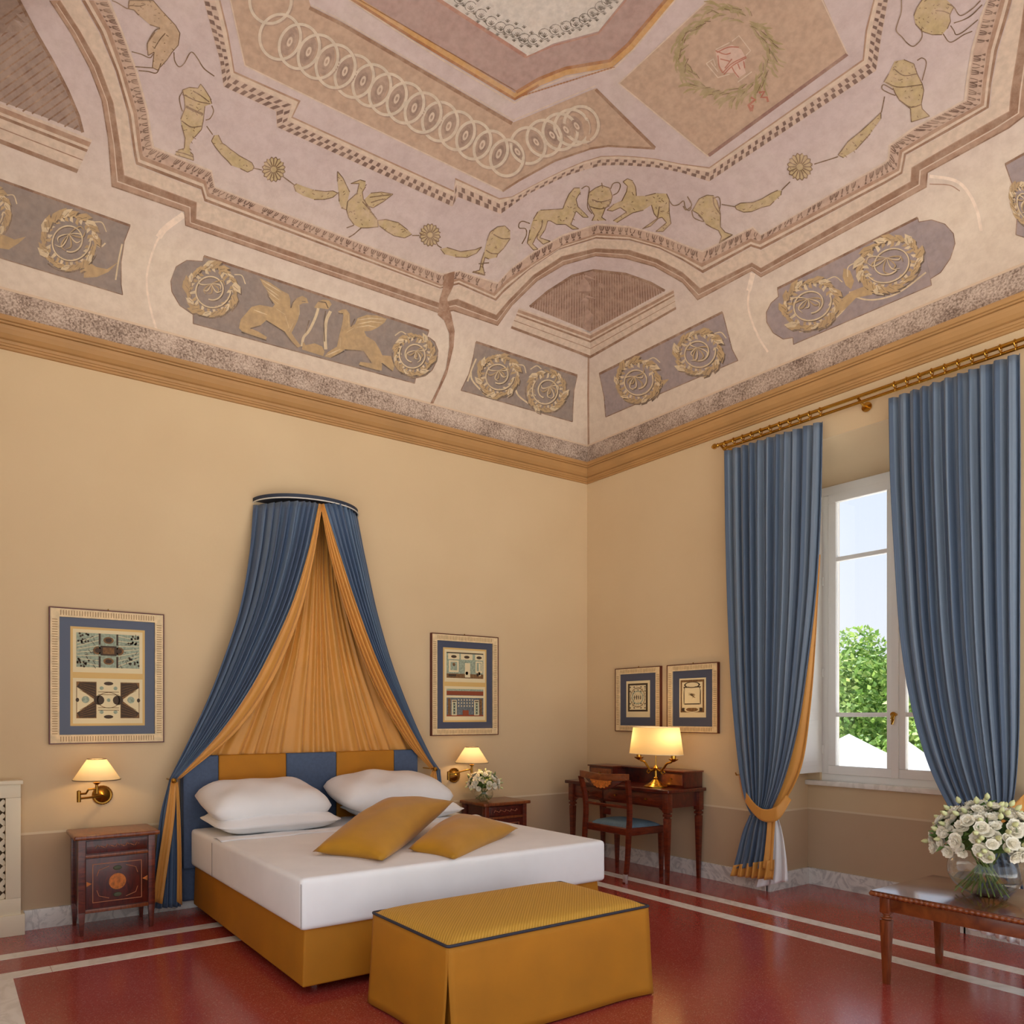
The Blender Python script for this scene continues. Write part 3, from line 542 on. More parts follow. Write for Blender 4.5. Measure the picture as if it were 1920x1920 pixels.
# griffins and candelabrum
p = Paint(0.005)
p.fill(K(420, 480, 8.727, 240, 1180, 270, 1040, 330, 970, 450, 830, 580, 800, 700, 820, 790, 840, 830, 790, 760, 700, 700, 560, 640, 480, 580, 360, 760, 440, 930, 560, 1050, 620, 1080, 700, 1080, 850, 1130, 740, 1200, 680, 1280, 650, 1350, 690, 1380, 770, 1290, 770, 1230, 800, 1240, 900, 1200, 1060, 1130, 1200, 1100, 1260, 1180, 1380, 1260, 1480, 1190, 1500, 1090, 1380, 1000, 1260, 900, 1200, 780, 1120, 690, 1050, 600, 1130, 420, 1180, 560, 1240, 700, 1330, 680, 1370, 500, 1310, 300, 1240), 0)
for q in ((620, 400, 930, 590), (650, 480, 900, 660), (700, 560, 900, 720), (720, 650, 880, 780), (850, 860, 1000, 960), (1000, 980, 1060, 1180), (1220, 800, 1230, 960), (1130, 1100, 1060, 1240), (480, 880, 700, 960)): p.line(K(420, 480, 8.727, *q), 2.2, 1, dl=0.0006, taper=True)
for q in ((690, 1060, 980, 1240, 1090, 1390, 1200, 1510), (430, 1190, 600, 1140), (1090, 850, 1120, 760, 1170, 700), (280, 1250, 500, 1325, 690, 1385), (700, 570, 720, 660, 800, 780), (1270, 740, 1330, 745)): p.line(K(420, 480, 8.727, *q), 2.0, 2, dl=0.0008)
p.build('painted_griffin', [P_gold, P_goldl, P_goldd])
p = Paint(0.005)
p.fill(K(600, 520, 8, 260, 510, 330, 480, 390, 480, 440, 540, 450, 740, 520, 700, 560, 610, 700, 560, 850, 570, 1000, 620, 960, 680, 850, 760, 760, 800, 660, 810, 690, 880, 820, 960, 890, 1080, 930, 1170, 1060, 1180, 1110, 1340, 1090, 1410, 930, 1280, 920, 1400, 800, 1380, 580, 1310, 600, 1270, 770, 1290, 650, 1120, 560, 1090, 370, 1080, 300, 1130, 160, 1210, 60, 1190, 120, 1120, 250, 1040, 280, 900, 330, 700, 350, 560), 0)
for q in ((560, 640, 760, 610, 980, 630), (560, 700, 760, 660, 930, 680), (540, 750, 720, 720, 850, 750), (420, 560, 430, 740), (400, 820, 500, 760), (300, 900, 300, 1040), (80, 1180, 300, 1080)): p.line(K(600, 520, 8, *q), 2.2, 1, dl=0.0006, taper=True)
for q in ((460, 740, 520, 620), (370, 1090, 560, 1100, 650, 1110, 770, 1290), (160, 1210, 360, 1110), (580, 1320, 890, 1410), (920, 1290, 1080, 1410), (270, 540, 340, 545)): p.line(K(600, 520, 8, *q), 2.0, 2, dl=0.0008)
p.build('painted_griffin', [P_gold, P_goldl, P_goldd])
p = Paint(0.005)
p.fill(K(420, 480, 8.727, 1470, 840, 1540, 740, 1620, 710, 1720, 730, 1760, 790, 1700, 870, 1560, 850, 1500, 850), 0); p.fill(K(420, 480, 8.727, 1270, 1530, 1290, 1400, 1330, 1460, 1480, 1430, 1600, 1480, 1640, 1560, 1620, 1640), 0)
for q, w_ in (((1540, 850, 1490, 1010, 1390, 1220, 1300, 1330, 1270, 1480), 5), ((1740, 900, 1670, 1060, 1650, 1300, 1660, 1530), 6)): p.line(K(420, 480, 8.727, *q), w_, 1, curve=True)
for q in ((1540, 740, 1660, 760, 1700, 850), (1390, 1050, 1330, 1260), (1660, 900, 1630, 1100, 1640, 1400)): p.line(K(420, 480, 8.727, *q), 2, 2, dl=0.0006)
p.build('painted_candelabrum', [P_gold, P_goldl, P_goldd])
# olive figures on the pink frieze: (name, fill polygons, outline strokes)
def figure(name, fills, strokes, mats=None):
    p = Paint(0.0035)
    for q in fills:
        p.fill(q, 0); c = np.mean(np.array(q), 0)
        for i in range(len(q)):
            if RNG.random() < 0.82: p.line([q[i], q[(i + 1) % len(q)]], 1.7, 1, dl=0.0006)
        xs = [a[0] for a in q]; ys = [a[1] for a in q]
        for k in range(int((max(xs) - min(xs)) * (max(ys) - min(ys)) / 160)):
            x, y = RNG.uniform(min(xs), max(xs)), RNG.uniform(min(ys), max(ys)); s_ = 0.55
            ins = False; j = len(q) - 1
            for i in range(len(q)):
                if (q[i][1] > y) != (q[j][1] > y) and x < (q[j][0] - q[i][0]) * (y - q[i][1]) / (q[j][1] - q[i][1]) + q[i][0]: ins = not ins
                j = i
            if ins: p.line([(x, y), (x + RNG.uniform(1, 5), y + RNG.uniform(-3, 4))], 1.2, 1, dl=0.0004)
    for q in strokes: p.line(q, 2.0, 1, curve=len(q) > 2, dl=0.0008)
    p.build(name, mats or [P_olive, P_out])
L6 = lambda *f: K(960, 280, 6, *f); S5 = lambda *f: K(600, 300, 5.05, *f); U6 = lambda *f: K(200, 0, 6.194, *f); G7 = lambda *f: K(380, 230, 7.385, *f); R8 = lambda *f: K(1280, 340, 8.727, *f); V6 = lambda *f: K(1620, 0, 6.4, *f)
figure('painted_lion', [L6(320, 680, 570, 665, 600, 590, 640, 500, 700, 430, 760, 430, 770, 480, 740, 520, 720, 560, 740, 640, 860, 760, 800, 760, 720, 690, 680, 790, 660, 840, 750, 890, 680, 895, 600, 840, 500, 840, 430, 800, 400, 800, 370, 900, 310, 990, 430, 1030, 350, 1065, 280, 1000, 290, 940, 230, 1060, 290, 1120, 240, 1130, 170, 1050, 200, 900, 240, 780, 290, 700)],
       [L6(200, 830, 120, 805, 80, 830, 80, 880, 150, 890, 160, 960, 110, 1060), L6(340, 790, 330, 870, 280, 960)])
figure('painted_lion', [L6(1250, 360, 1300, 325, 1360, 350, 1390, 420, 1400, 520, 1500, 520, 1620, 490, 1740, 495, 1770, 560, 1770, 700, 1790, 830, 1700, 920, 1620, 920, 1740, 820, 1690, 760, 1650, 770, 1560, 860, 1470, 890, 1640, 770, 1600, 720, 1570, 620, 1480, 680, 1360, 710, 1300, 745, 1180, 820, 1140, 800, 1290, 700, 1220, 650, 1130, 690, 1070, 680, 1150, 610, 1240, 570, 1290, 470, 1300, 410)],
       [[(1255, 375), (1262, 384), (1272, 383), (1282, 376), (1285, 388), (1292, 394), (1297, 388)], L6(1400, 510, 1390, 420, 1360, 360), L6(1660, 640, 1640, 760)])
figure('painted_urn', [L6(870, 480, 940, 430, 1010, 400, 1100, 430, 1130, 520, 1110, 600, 1050, 660, 1010, 760, 1060, 795, 900, 800, 930, 740, 880, 660, 850, 580)], [L6(780, 440, 830, 410, 870, 430, 860, 520, 850, 640, 900, 720), L6(1110, 440, 1140, 380, 1200, 370, 1220, 410, 1190, 480, 1140, 510), L6(880, 640, 1000, 665, 1100, 630), L6(1010, 370, 1020, 430), L6(900, 560, 1000, 585, 1110, 560)])
figure('painted_swan', [S5(165, 105, 215, 165, 280, 300, 260, 390, 250, 470, 200, 450, 180, 390, 175, 300, 165, 200), S5(260, 390, 350, 310, 370, 220, 290, 220, 380, 185, 430, 200, 430, 250, 400, 300, 410, 370, 480, 470, 545, 570, 550, 630, 450, 640, 380, 640, 320, 610, 270, 540, 250, 470), S5(420, 370, 480, 310, 580, 300, 690, 320, 600, 390, 500, 450, 440, 430)],
       [S5(390, 640, 320, 700, 270, 730), S5(320, 615, 250, 640), S5(400, 390, 470, 470, 540, 560), S5(470, 350, 580, 335, 670, 325), S5(480, 400, 560, 375, 620, 365)])
def flower(c, r):
    q = [(c[0] + (r if k % 2 else r * 0.84) * math.cos(2 * PI * k / 32) * 1.0, c[1] + (r if k % 2 else r * 0.84) * math.sin(2 * PI * k / 32) * 1.08) for k in range(32)]
    figure('painted_rosette', [q], [[(c[0] + 0.25 * r * math.cos(a), c[1] + 0.25 * r * math.sin(a)), (c[0] + 0.9 * r * math.cos(a), c[1] + 0.97 * r * math.sin(a))] for a in np.linspace(0, 2 * PI, 17)[:-1]])
for c, r in (((806, 440), 20), ((513, 317), 22), ((1500, 312), 24)): flower(c, r)
figure('painted_garland', [S5(540, 570, 620, 560, 740, 590, 830, 660, 870, 700, 800, 735, 700, 715, 640, 680, 560, 620)], [S5(870, 712, 940, 712)])
figure('painted_garland', [S5(1140, 840, 1200, 825, 1330, 865, 1470, 845, 1530, 820, 1480, 880, 1390, 920, 1280, 915, 1180, 890)], [S5(1095, 750, 1110, 800, 1150, 830)])
figure('painted_garland', [G7(120, 250, 160, 170, 215, 165, 240, 220, 270, 280, 320, 310, 390, 370, 450, 410, 500, 450, 620, 515, 680, 550, 710, 610, 690, 650, 620, 680, 520, 630, 400, 590, 350, 530, 260, 440, 180, 340)], [G7(700, 625, 820, 650), U6(1160, 1460, 1230, 1560)])
figure('painted_garland', [G7(1260, 870, 1300, 840, 1400, 880, 1550, 930, 1700, 950, 1800, 940, 1870, 970, 1800, 1030, 1680, 1060, 1540, 1060, 1390, 1010, 1290, 950)], [G7(1110, 740, 1270, 860)])
figure('painted_garland', [R8(860, 400, 950, 350, 1150, 340, 1300, 280, 1450, 190, 1560, 140, 1620, 150, 1610, 220, 1500, 320, 1430, 390, 1300, 420, 1130, 490, 1000, 500, 880, 450)], [R8(640, 370, 860, 410), R8(1620, 140, 1760, 0)])
figure('painted_garland', [[(1572, 290), (1590, 265), (1615, 245), (1640, 222), (1652, 210), (1652, 222), (1632, 250), (1605, 280), (1582, 295)]], [[(1527, 307), (1550, 300), (1572, 293)], [(1653, 210), (1656, 196), (1659, 180)]])
figure('painted_urn', [S5(1610, 680, 1680, 630, 1750, 620, 1800, 670, 1800, 740, 1740, 830, 1680, 890, 1670, 920, 1600, 935, 1560, 920, 1540, 1000, 1560, 1090, 1440, 1060, 1510, 1040, 1530, 940, 1555, 870, 1580, 760)], [S5(1640, 700, 1720, 740, 1800, 740), S5(1570, 850, 1620, 880, 1680, 885), S5(1500, 980, 1600, 970), S5(1450, 1050, 1560, 1085)])
figure('painted_urn', [U6(880, 1040, 960, 1010, 1060, 1020, 1090, 970, 1130, 1020, 1200, 1130, 1220, 1200, 1140, 1230, 1120, 1400, 1100, 1500, 1020, 1590, 960, 1680, 970, 1760, 1000, 1790, 1010, 1860, 790, 1790, 830, 1740, 900, 1720, 910, 1600, 870, 1450, 860, 1380, 910, 1250, 900, 1130)],
       [U6(880, 1060, 845, 1130, 860, 1230, 880, 1290), U6(1220, 1220, 1240, 1290, 1200, 1370, 1150, 1390), U6(920, 1225, 1020, 1275, 1120, 1315), U6(920, 1240, 1020, 1290, 1120, 1330), U6(880, 1090, 1050, 1170, 1200, 1200), U6(870, 1400, 980, 1470, 1100, 1460), U6(800, 1755, 900, 1780, 1010, 1820), U6(1000, 1050, 1100, 1110, 1190, 1180)])
figure('painted_urn', [R8(190, 420, 270, 280, 400, 220, 510, 230, 560, 300, 620, 520, 620, 640, 620, 740, 700, 830, 820, 870, 600, 1010, 640, 900, 590, 800, 480, 750, 380, 690, 330, 600, 250, 520, 160, 470)], [R8(500, 250, 520, 380, 620, 540), R8(510, 270, 590, 250, 620, 350, 600, 480), R8(150, 470, 190, 590, 350, 650, 260, 540), R8(80, 240, 150, 380, 60, 460, 10, 400), R8(610, 980, 800, 880)])
figure('painted_urn', [V6(370, 730, 480, 710, 600, 760, 640, 880, 700, 1000, 720, 1080, 690, 1240, 700, 1300, 790, 1390, 570, 1460, 560, 1300, 430, 1200, 380, 1120, 350, 1050, 240, 980, 300, 880)], [V6(640, 720, 700, 690, 750, 750, 700, 960), V6(350, 1070, 240, 1010, 220, 1060, 300, 1110, 380, 1140), V6(360, 820, 480, 900, 640, 880), V6(260, 980, 420, 1040, 700, 1010), V6(420, 1190, 560, 1280, 690, 1250)])
P_figl = pigment('pale_olive_figure', (190, 160, 128), 0.35)
figure('painted_beast', [U6(260, 0, 540, 0, 640, 120, 800, 290, 850, 380, 830, 520, 760, 600, 700, 690, 590, 810, 530, 780, 550, 600, 480, 640, 470, 500, 560, 370, 620, 320, 500, 280, 370, 170, 320, 110, 250, 95)],
       [U6(780, 600, 790, 700, 840, 770, 900, 730, 960, 620, 1000, 605, 1060, 680, 1130, 790, 1250, 880), U6(290, 595, 400, 625, 500, 665, 540, 620), U6(330, 770, 480, 780, 540, 785), U6(370, 815, 480, 825, 580, 840, 630, 730), U6(60, 0, 130, 30, 240, 95, 270, 60, 380, 65, 450, 45), U6(470, 580, 480, 480, 560, 350, 620, 325), U6(550, 560, 620, 450, 680, 380)], [P_figl, P_out])
figure('painted_beast', [V6(720, -40, 960, -40, 1040, 40, 1080, 80, 1050, 130, 1030, 180, 1040, 250, 1000, 340, 940, 410, 820, 410, 700, 370, 620, 280, 600, 180, 640, 80)],
       [V6(450, -20, 450, 130, 410, 260, 390, 360, 460, 440, 520, 510, 590, 550, 660, 500, 700, 430, 690, 330), V6(1000, 40, 1080, 80, 1160, 180, 1300, 100, 1400, 0), V6(1420, 50, 1300, 170, 1200, 230, 1080, 270), V6(950, 400, 1040, 500, 1200, 410, 1300, 370), V6(1040, 300, 1080, 360, 1110, 410, 1200, 370, 1370, 230), V6(860, 120, 960, 130, 1030, 160)])
# field of interlaced rings
p = Paint(0.002)
p.fill([(430, -10), (459, 122), (942, 358), (973, 337), (1040, 300), (1107, 277), (1140, 272), (1230, 277), (1117, 165), (960, 230), (640, 43), (584, 15), (576, -10)], 0)
p.line([(580, 14), (640, 44), (960, 231)], 7, 1, dl=0.0006); p.line([(1117, 167), (1228, 277)], 6, 1, dl=0.0006); p.line([(942, 358), (973, 338), (1040, 301), (1107, 278), (1140, 273), (1228, 278)], 4, 1, dl=0.0006); p.line([(432, 0), (459, 122), (700, 240), (942, 358)], 2.5, 2, dl=0.0006); p.line([(584, 9), (642, 38), (962, 225), (1117, 160)], 2.0, 2, dl=0.0006)
p.build('painted_ring_field', [P_tan, P_brown, P_light])
rc = [(507, 0), (525, 68), (561, 86), (596, 105), (629, 123), (664, 142), (697, 159), (727, 176), (760, 192), (793, 210), (825, 227), (857, 244), (888, 262), (920, 279), (950, 295), (990, 272), (1020, 258), (1050, 246), (1072, 238), (1090, 232)]
p = Paint(0.0035)
for i, (x, y) in enumerate(rc):
    rx = 39 - 8 * min(1, i / 14) + (1 if i > 14 else 0); ry = 43 - 9 * min(1, i / 14); tl = 0.12 if i < 15 else -0.35
    q = [(x + rx * math.cos(a) * math.cos(tl) - ry * math.sin(a) * math.sin(tl), y + rx * math.cos(a) * math.sin(tl) + ry * math.sin(a) * math.cos(tl)) for a in np.linspace(0, 2 * PI, 49)[:-1]]
    p.line([(a + 1.5, b + 2) for a, b in q], 6.5, 1, closed=True, dl=0.0002 * (i % 5)); p.line(q, 5.4, 0, closed=True, dl=0.0006 + 0.0002 * (i % 5))
    if 0 < i < len(rc) - 1:
        x2, y2 = rc[i + 1]; mx_, my_ = (x + x2) / 2, (y + y2) / 2; t2 = 0.35 if i < 14 else -0.6; sx_, sy_ = (13, 27) if i < 14 else (11, 22)
        for kk, (s_, mi) in enumerate(((1.0, 1), (0.62, 3), (0.36, 2), (0.16, 1))):
            p.fill([(mx_ + s_ * sx_ * math.cos(a) * math.cos(t2) - s_ * sy_ * math.sin(a) * math.sin(t2), my_ + s_ * sx_ * math.cos(a) * math.sin(t2) + s_ * sy_ * math.sin(a) * math.cos(t2)) for a in np.linspace(0, 2 * PI, 17)[:-1]], mi, dl=-0.0004 + 0.0004 * kk if kk == 0 else 0.0012 + 0.0003 * kk)
p.build('painted_ring_chain', [P_ring, P_lens, P_light, pigment('medallion_dark', (146, 120, 106), 0.35)])
# central octagon
p = Paint(0.002)
p.fill([(660, -10), (780, 66), (840, 100), (965, 176), (1010, 150), (1060, 130), (1145, 116), (1180, 85), (1260, -10)], 0)
p.fill([(805, -14), (989, 105), (1037, 81), (1122, 58), (1180, -14)], 1, dl=0.0006)
p.line([(812, -8), (986, 105)], 7, 2, dl=0.0012); p.line([(985, 107), (1037, 85), (1122, 62), (1178, -6)], 3, 2, dl=0.0012)
p.line([(655, -8), (780, 68), (840, 104), (965, 180), (1010, 154), (1060, 134), (1146, 119), (1182, 87), (1262, -8)], 13, 3, dl=0.0012); p.line([(650, -8), (775, 71), (836, 108), (965, 185), (1010, 159)], 5, 4, dl=0.0018); p.line([(968, 172), (1010, 147), (1060, 127), (1143, 113), (1178, 82), (1254, -8)], 6, 4, dl=0.0018)
p.line([(645, -8), (770, 74), (830, 112), (964, 192), (1010, 165), (1062, 143), (1150, 128), (1188, 92), (1272, -8)], 3, 5, dl=0.0018)
for i in range(70):
    t = i / 70
    if t < 0.55: x, y = 670 + (965 - 670) * t / 0.55, 0 + 172 * t / 0.55; q = [(x - 4, y - 6), (x + 8, y + 1)]
    else: s_ = (t - 0.55) / 0.45; x, y = 965 + 185 * s_, 182 - 58 * s_; q = [(x, y), (x + 9, y - 1)]
    p.line(q, 1.6, 4, dl=0.0024)
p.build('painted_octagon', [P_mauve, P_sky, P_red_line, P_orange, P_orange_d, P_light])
p = Paint(0.0045)
fp = crom([(862, 0), (900, 28), (935, 52), (965, 62), (992, 78), (1030, 62), (1068, 50), (1100, 36), (1128, 14), (1150, -6)], 17)
for x, y in fp:
    for k in range(9):
        a = 0.9 + k * 0.55; p.line([(x + 11 * math.cos(a), y - 4 + 10 * math.sin(a)), (x + 11 * math.cos(a + 0.6), y - 4 + 10 * math.sin(a + 0.6))], 1.0 if k % 3 else 1.5, 0)
    for k in range(5):
        a = -PI / 2 + (k - 2) * 0.5; p.line([(x, y + 3), (x + 7 * math.cos(a), y + 3 + 9 * math.sin(a))], 1.3, 0)
    for dx, dy in ((13, -13), (-6, 12), (7, 11)):
        for k in range(4): a = -PI / 2 + (k - 1.5) * 0.6; p.line([(x + dx, y + dy), (x + dx + 5 * math.cos(a), y + dy + 6 * math.sin(a))], 1.2, 0)
p.build('painted_filigree', [pigment('filigree_ink', (104, 94, 82), 0.45, (196, 184, 172))])
# field with laurel wreath and red urn
p = Paint(0.002)
p.fill([(1160, 155), (1331, -4), (1540, -10), (1589, 102), (1329, 293)], 0); p.line([(1329, 291), (1589, 101)], 6.5, 1, dl=0.0006); p.line([(1160, 156), (1333, -5)], 2.5, 2, dl=0.0006); p.line([(1160, 155), (1328, 293)], 2.5, 2, dl=0.0006); p.line([(1538, -8), (1589, 101)], 2.5, 2, dl=0.0006)
p.build('painted_wreath_field', [P_tan, pigment('plum_line', (140, 100, 90), 0.25), P_light])
p = Paint(0.0035)
for k in range(150):
    a = 2 * PI * k / 150; r = RNG.uniform(0.72, 0.95); x, y = 1360 + 96 * r * math.cos(a), 100 + 92 * r * math.sin(a)
    d = (a + PI / 2 + RNG.uniform(-0.75, 0.2)) if math.cos(a - 0.9) > -0.3 else (a - PI / 2 + RNG.uniform(-0.2, 0.75)); l = RNG.uniform(18, 36)
    p.line([(x, y), (x + l * 0.55 * math.cos(d), y + l * 0.55 * math.sin(d)), (x + l * math.cos(d - 0.25), y + l * math.sin(d - 0.25))], RNG.uniform(3, 6), 0, curve=True, taper=True, dl=0.0002 * (k % 3))
    if k % 3 == 0: p.line([(x + 3, y), (x + 3 + l * 0.5 * math.cos(d), y + l * 0.5 * math.sin(d))], 1.5, 1, dl=0.0008)
W4 = lambda *f: K(1180, 0, 4.571, *f)
p.build('painted_laurel_wreath', [P_green, P_out])
p = Paint(0.0035)
p.fill(W4(740, 430, 880, 380, 960, 420, 1000, 490, 980, 560, 1000, 620, 930, 670, 900, 620, 820, 620, 760, 540), 0)
for q in ((740, 430, 820, 460, 870, 450), (800, 620, 880, 540, 1000, 480), (810, 635, 890, 555, 1005, 490), (760, 470, 770, 560, 800, 620), (900, 610, 940, 660), (880, 570, 900, 610), (930, 540, 950, 590), (980, 520, 990, 580), (750, 445, 850, 400, 940, 400), (780, 500, 860, 520), (820, 580, 880, 500)): p.line(W4(*q), 2.2, 1, curve=True, dl=0.0006)
for q in ((660, 540, 760, 660, 860, 630), (660, 540, 720, 500, 740, 560), (880, 350, 940, 300, 1040, 430, 1000, 470), (740, 420, 860, 360), (930, 700, 1050, 610), (700, 530, 760, 610)): p.line(W4(*q), 2.0, 2, dl=0.0006)
for q in ((1110, 790, 1160, 780, 1130, 830, 1180, 830, 1190, 870), (1040, 830, 1080, 850, 1030, 890, 1060, 900, 1050, 950), (1020, 890, 1045, 950)): p.line(W4(*q), 4.5, 1, dl=0.0004)
p.build('painted_red_urn', [pigment('pale_red_urn', (214, 180, 164), 0.2), P_red, P_light])
# lunettes
p = Paint(0.002)
lun = K(640, 480, 3, 1060, 285, 1160, 200, 1300, 110, 1420, 80, 1600, 100, 1740, 150, 1820, 195, 1400, 425); p.fill(lun, 0)
up_ = lambda x: np.interp(x, [993, 1027, 1073, 1113, 1173, 1220, 1247], [575, 547, 517, 507, 513, 530, 545]); dn_ = lambda x: np.interp(x, [993, 1107, 1247], [575, 622, 545])
for k in range(52):
    x = 997 + k * 4.7
    if x < 1245: p.line([(x, up_(x) + 1), (x + 0.02 * (x - 1107), dn_(x) - 1)], 1.6, 1, dl=0.0006)
p.line(lun[:7], 5, 1, dl=0.0008)
hl = [(-10, -10), (30, -10), (67, 60), (100, 117), (127, 170), (147, 217), (155, 248), (80, 218), (-10, 186)]; p.fill(hl, 2)
for k in range(24):
    y0 = -20 + k * 17; a = (-10, y0 + 62); b = (160, y0 - 60)
    xe = lambda y: float(np.interp(y, [-10, 60, 117, 170, 217, 248], [30, 67, 100, 127, 147, 155]))
    pts_ = [(a[0] + (b[0] - a[0]) * t, a[1] + (b[1] - a[1]) * t) for t in np.linspace(0, 1, 40)]
    pts_ = [q for q in pts_ if q[0] < xe(q[1]) and q[1] < 189 + (q[0] + 10) * 0.375 and q[1] > -12]
    if len(pts_) > 2: p.line(pts_, 3.2, 1, dl=0.0006)
p.line(hl[1:7], 6, 1, dl=0.0008)
p.build('painted_lunette', [P_hatch, P_dk, pigment('grey_lunette_shadow', (128, 108, 98), 0.08)])
p = Paint(0.003)
def ledge(A, B, C_, D):   # A,B top edge; D,C_ bottom edge
    q = lambda t: [tuple(np.array(A) + (np.array(D) - np.array(A)) * t), tuple(np.array(B) + (np.array(C_) - np.array(B)) * t)]
    for t0, t1, mi in ((0, 0.08, 0), (0.08, 0.22, 1), (0.22, 0.3, 0), (0.3, 0.38, 2), (0.38, 0.62, 0), (0.62, 0.65, 2), (0.65, 0.92, 0), (0.92, 1.04, 2)):
        a, b = q(t0), q(t1); p.fill([a[0], a[1], b[1], b[0]], mi)
ledge((973, 577), (1107, 625), (1107, 670), (958, 614)); ledge((1107, 625), (1263, 541), (1268, 578), (1107, 670)); ledge((-10, 190), (173, 262), (145, 322), (-10, 262))
p.build('painted_ledge', [P_light, P_brown2, P_brown])
# round-headed edges, stain and shade painted as a brown line down the corner
p = Paint(0.002)
for q, w_, mi in (([(343, 407), (300, 443), (280, 493), (275, 533), (283, 583), (293, 617)], 4, 0), ([(345, 402), (310, 428), (297, 445)], 12, 0), ([(1413, 513), (1403, 560), (1407, 593), (1423, 633), (1440, 660)], 4, 0), ([(1412, 512), (1404, 545)], 9, 0), ([(1743, 330), (1790, 338), (1815, 360), (1832, 395), (1840, 433)], 6, 0), ([(1743, 345), (1780, 347), (1800, 358)], 2, 1), ([(293, 617), (296, 640)], 2, 1)): p.line(q, w_, mi, curve=len(q) > 2)
p.line([(1104, 836), (1103, 740), (1104, 668)], 3, 1)
p.build('painted_edges_corner_shade', [pigment('whitewashed_edge', (208, 190, 172), 0.2), P_brown2])
p = Paint(0.006)
p.fill([(832, 514), (852, 508), (850, 535), (838, 560), (846, 590), (852, 620), (850, 650), (838, 700), (822, 735), (812, 757), (806, 757), (822, 725), (836, 690), (842, 650), (842, 625), (832, 600), (820, 590), (824, 560), (830, 540)], 0)
p.build('water_stain', [P_stain])
# the painted scheme is symmetrical: repeat it past the surveyed part of the vault
def mirror_paint():
    src = [o for o in ceil_.children if o.name.startswith('painted')]; org = ORG[ceil_.name]
    for axis, mid in ((1, -RY / 2), (0, -RX / 2)):
        for o in src:
            me = o.data; V = np.array([tuple(v.co) for v in me.vertices]) + np.array(org); V[:, axis] = 2 * mid - V[:, axis]
            keep = []; mi = []
            q = V - CAM; dep = q @ FW; px = CX + FPX * (q @ RT) / np.where(np.abs(dep) < 1e-3, 1e-3, dep)
            bad = (dep > 0.05) & (px < 1935 if axis == 1 else px > -12)
            for p_ in me.polygons:
                vi = list(p_.vertices)
                if bad[vi].any() or V[vi, axis].max() > mid: continue
                keep.append(vi[::-1]); mi.append(p_.material_index)
            if not keep: continue
            used = sorted({i for f in keep for i in f}); ix = {v: k for k, v in enumerate(used)}
            m2 = bpy.data.meshes.new(o.name); m2.from_pydata([tuple(V[i]) for i in used], [], [tuple(ix[i] for i in f) for f in keep]); m2.polygons.foreach_set('material_index', mi); m2.update()
            link(o.name.split('.')[0], m2, [s.material for s in o.material_slots], ceil_, True)
mirror_paint()
# ------------------------------------------------------------------ bed
bed = thing('bed', (-2.98, -1.05, 0), 'wide double bed with ochre base and white fitted sheet', 'bed')
m = MB(); bx0, bx1, by0, by1 = -4.00, -1.95, -2.045, -0.11
m.add([(bx0 - 0.02, by0 - 0.025, 0.045), (bx1 + 0.02, by0 - 0.025, 0.045), (bx1 + 0.01, by1, 0.045), (bx0 - 0.01, by1, 0.045), (bx0, by0, 0.335), (bx1, by0, 0.335), (bx1, by1, 0.335), (bx0, by1, 0.335)], [(0, 3, 2, 1), (4, 5, 6, 7), (0, 1, 5, 4), (1, 2, 6, 5), (2, 3, 7, 6), (3, 0, 4, 7)])
m.build('bed_base', M_ochre, bed, bev=0.012, seg=3)
for x in (bx0 + 0.1, bx1 - 0.1):
    for y in (by0 + 0.1, by1 - 0.1): MB().lathe([(0.03, 0.0), (0.03, 0.06)], (x, y, 0), 12).build('leg', M_mah, bed)
mat_ = box('mattress', (-4.03, -1.905, -2.075, -0.105, 0.325, 0.588), M_linen, bed, bev=0.035, seg=5)
for (x, y) in ((-4.0275, -2.066), (-4.0325, -0.62)): MB().tube([(x, y, 0.335), (x, y, 0.56)], 0.0016, 6).build('sheet_seam', plain('grey_stitch', (150, 140, 132), 0.8) if 'grey_stitch' not in MATS else MATS['grey_stitch'], mat_)
hb = box('headboard', (-4.085, -2.10, -0.075, -0.012, 0.06, 1.10), M_navy, bed, bev=0.03, seg=4)
hx = [-4.085, -3.825, -3.30, -2.874, -2.34, -2.10]
for k in range(5):
    x0, x1 = hx[k] + (0.006 if k == 0 else 0.001), hx[k + 1] - (0.006 if k == 4 else 0.001)
    box('headboard_panel', (x0, x1, -0.108, -0.06, 0.30, 1.108), M_navy if k % 2 == 0 else M_ochre, hb, bev=0.014, seg=3)
sheet('turned_down_sheet', lambda u, v: (-4.02 + 2.1 * u, -0.62 - 0.16 * v, 0.590 + 0.008 * math.sin(PI * v) + 0.0025 * math.sin(30 * u + 6 * v)), 60, 6, M_linen, bed, thick=0.006)
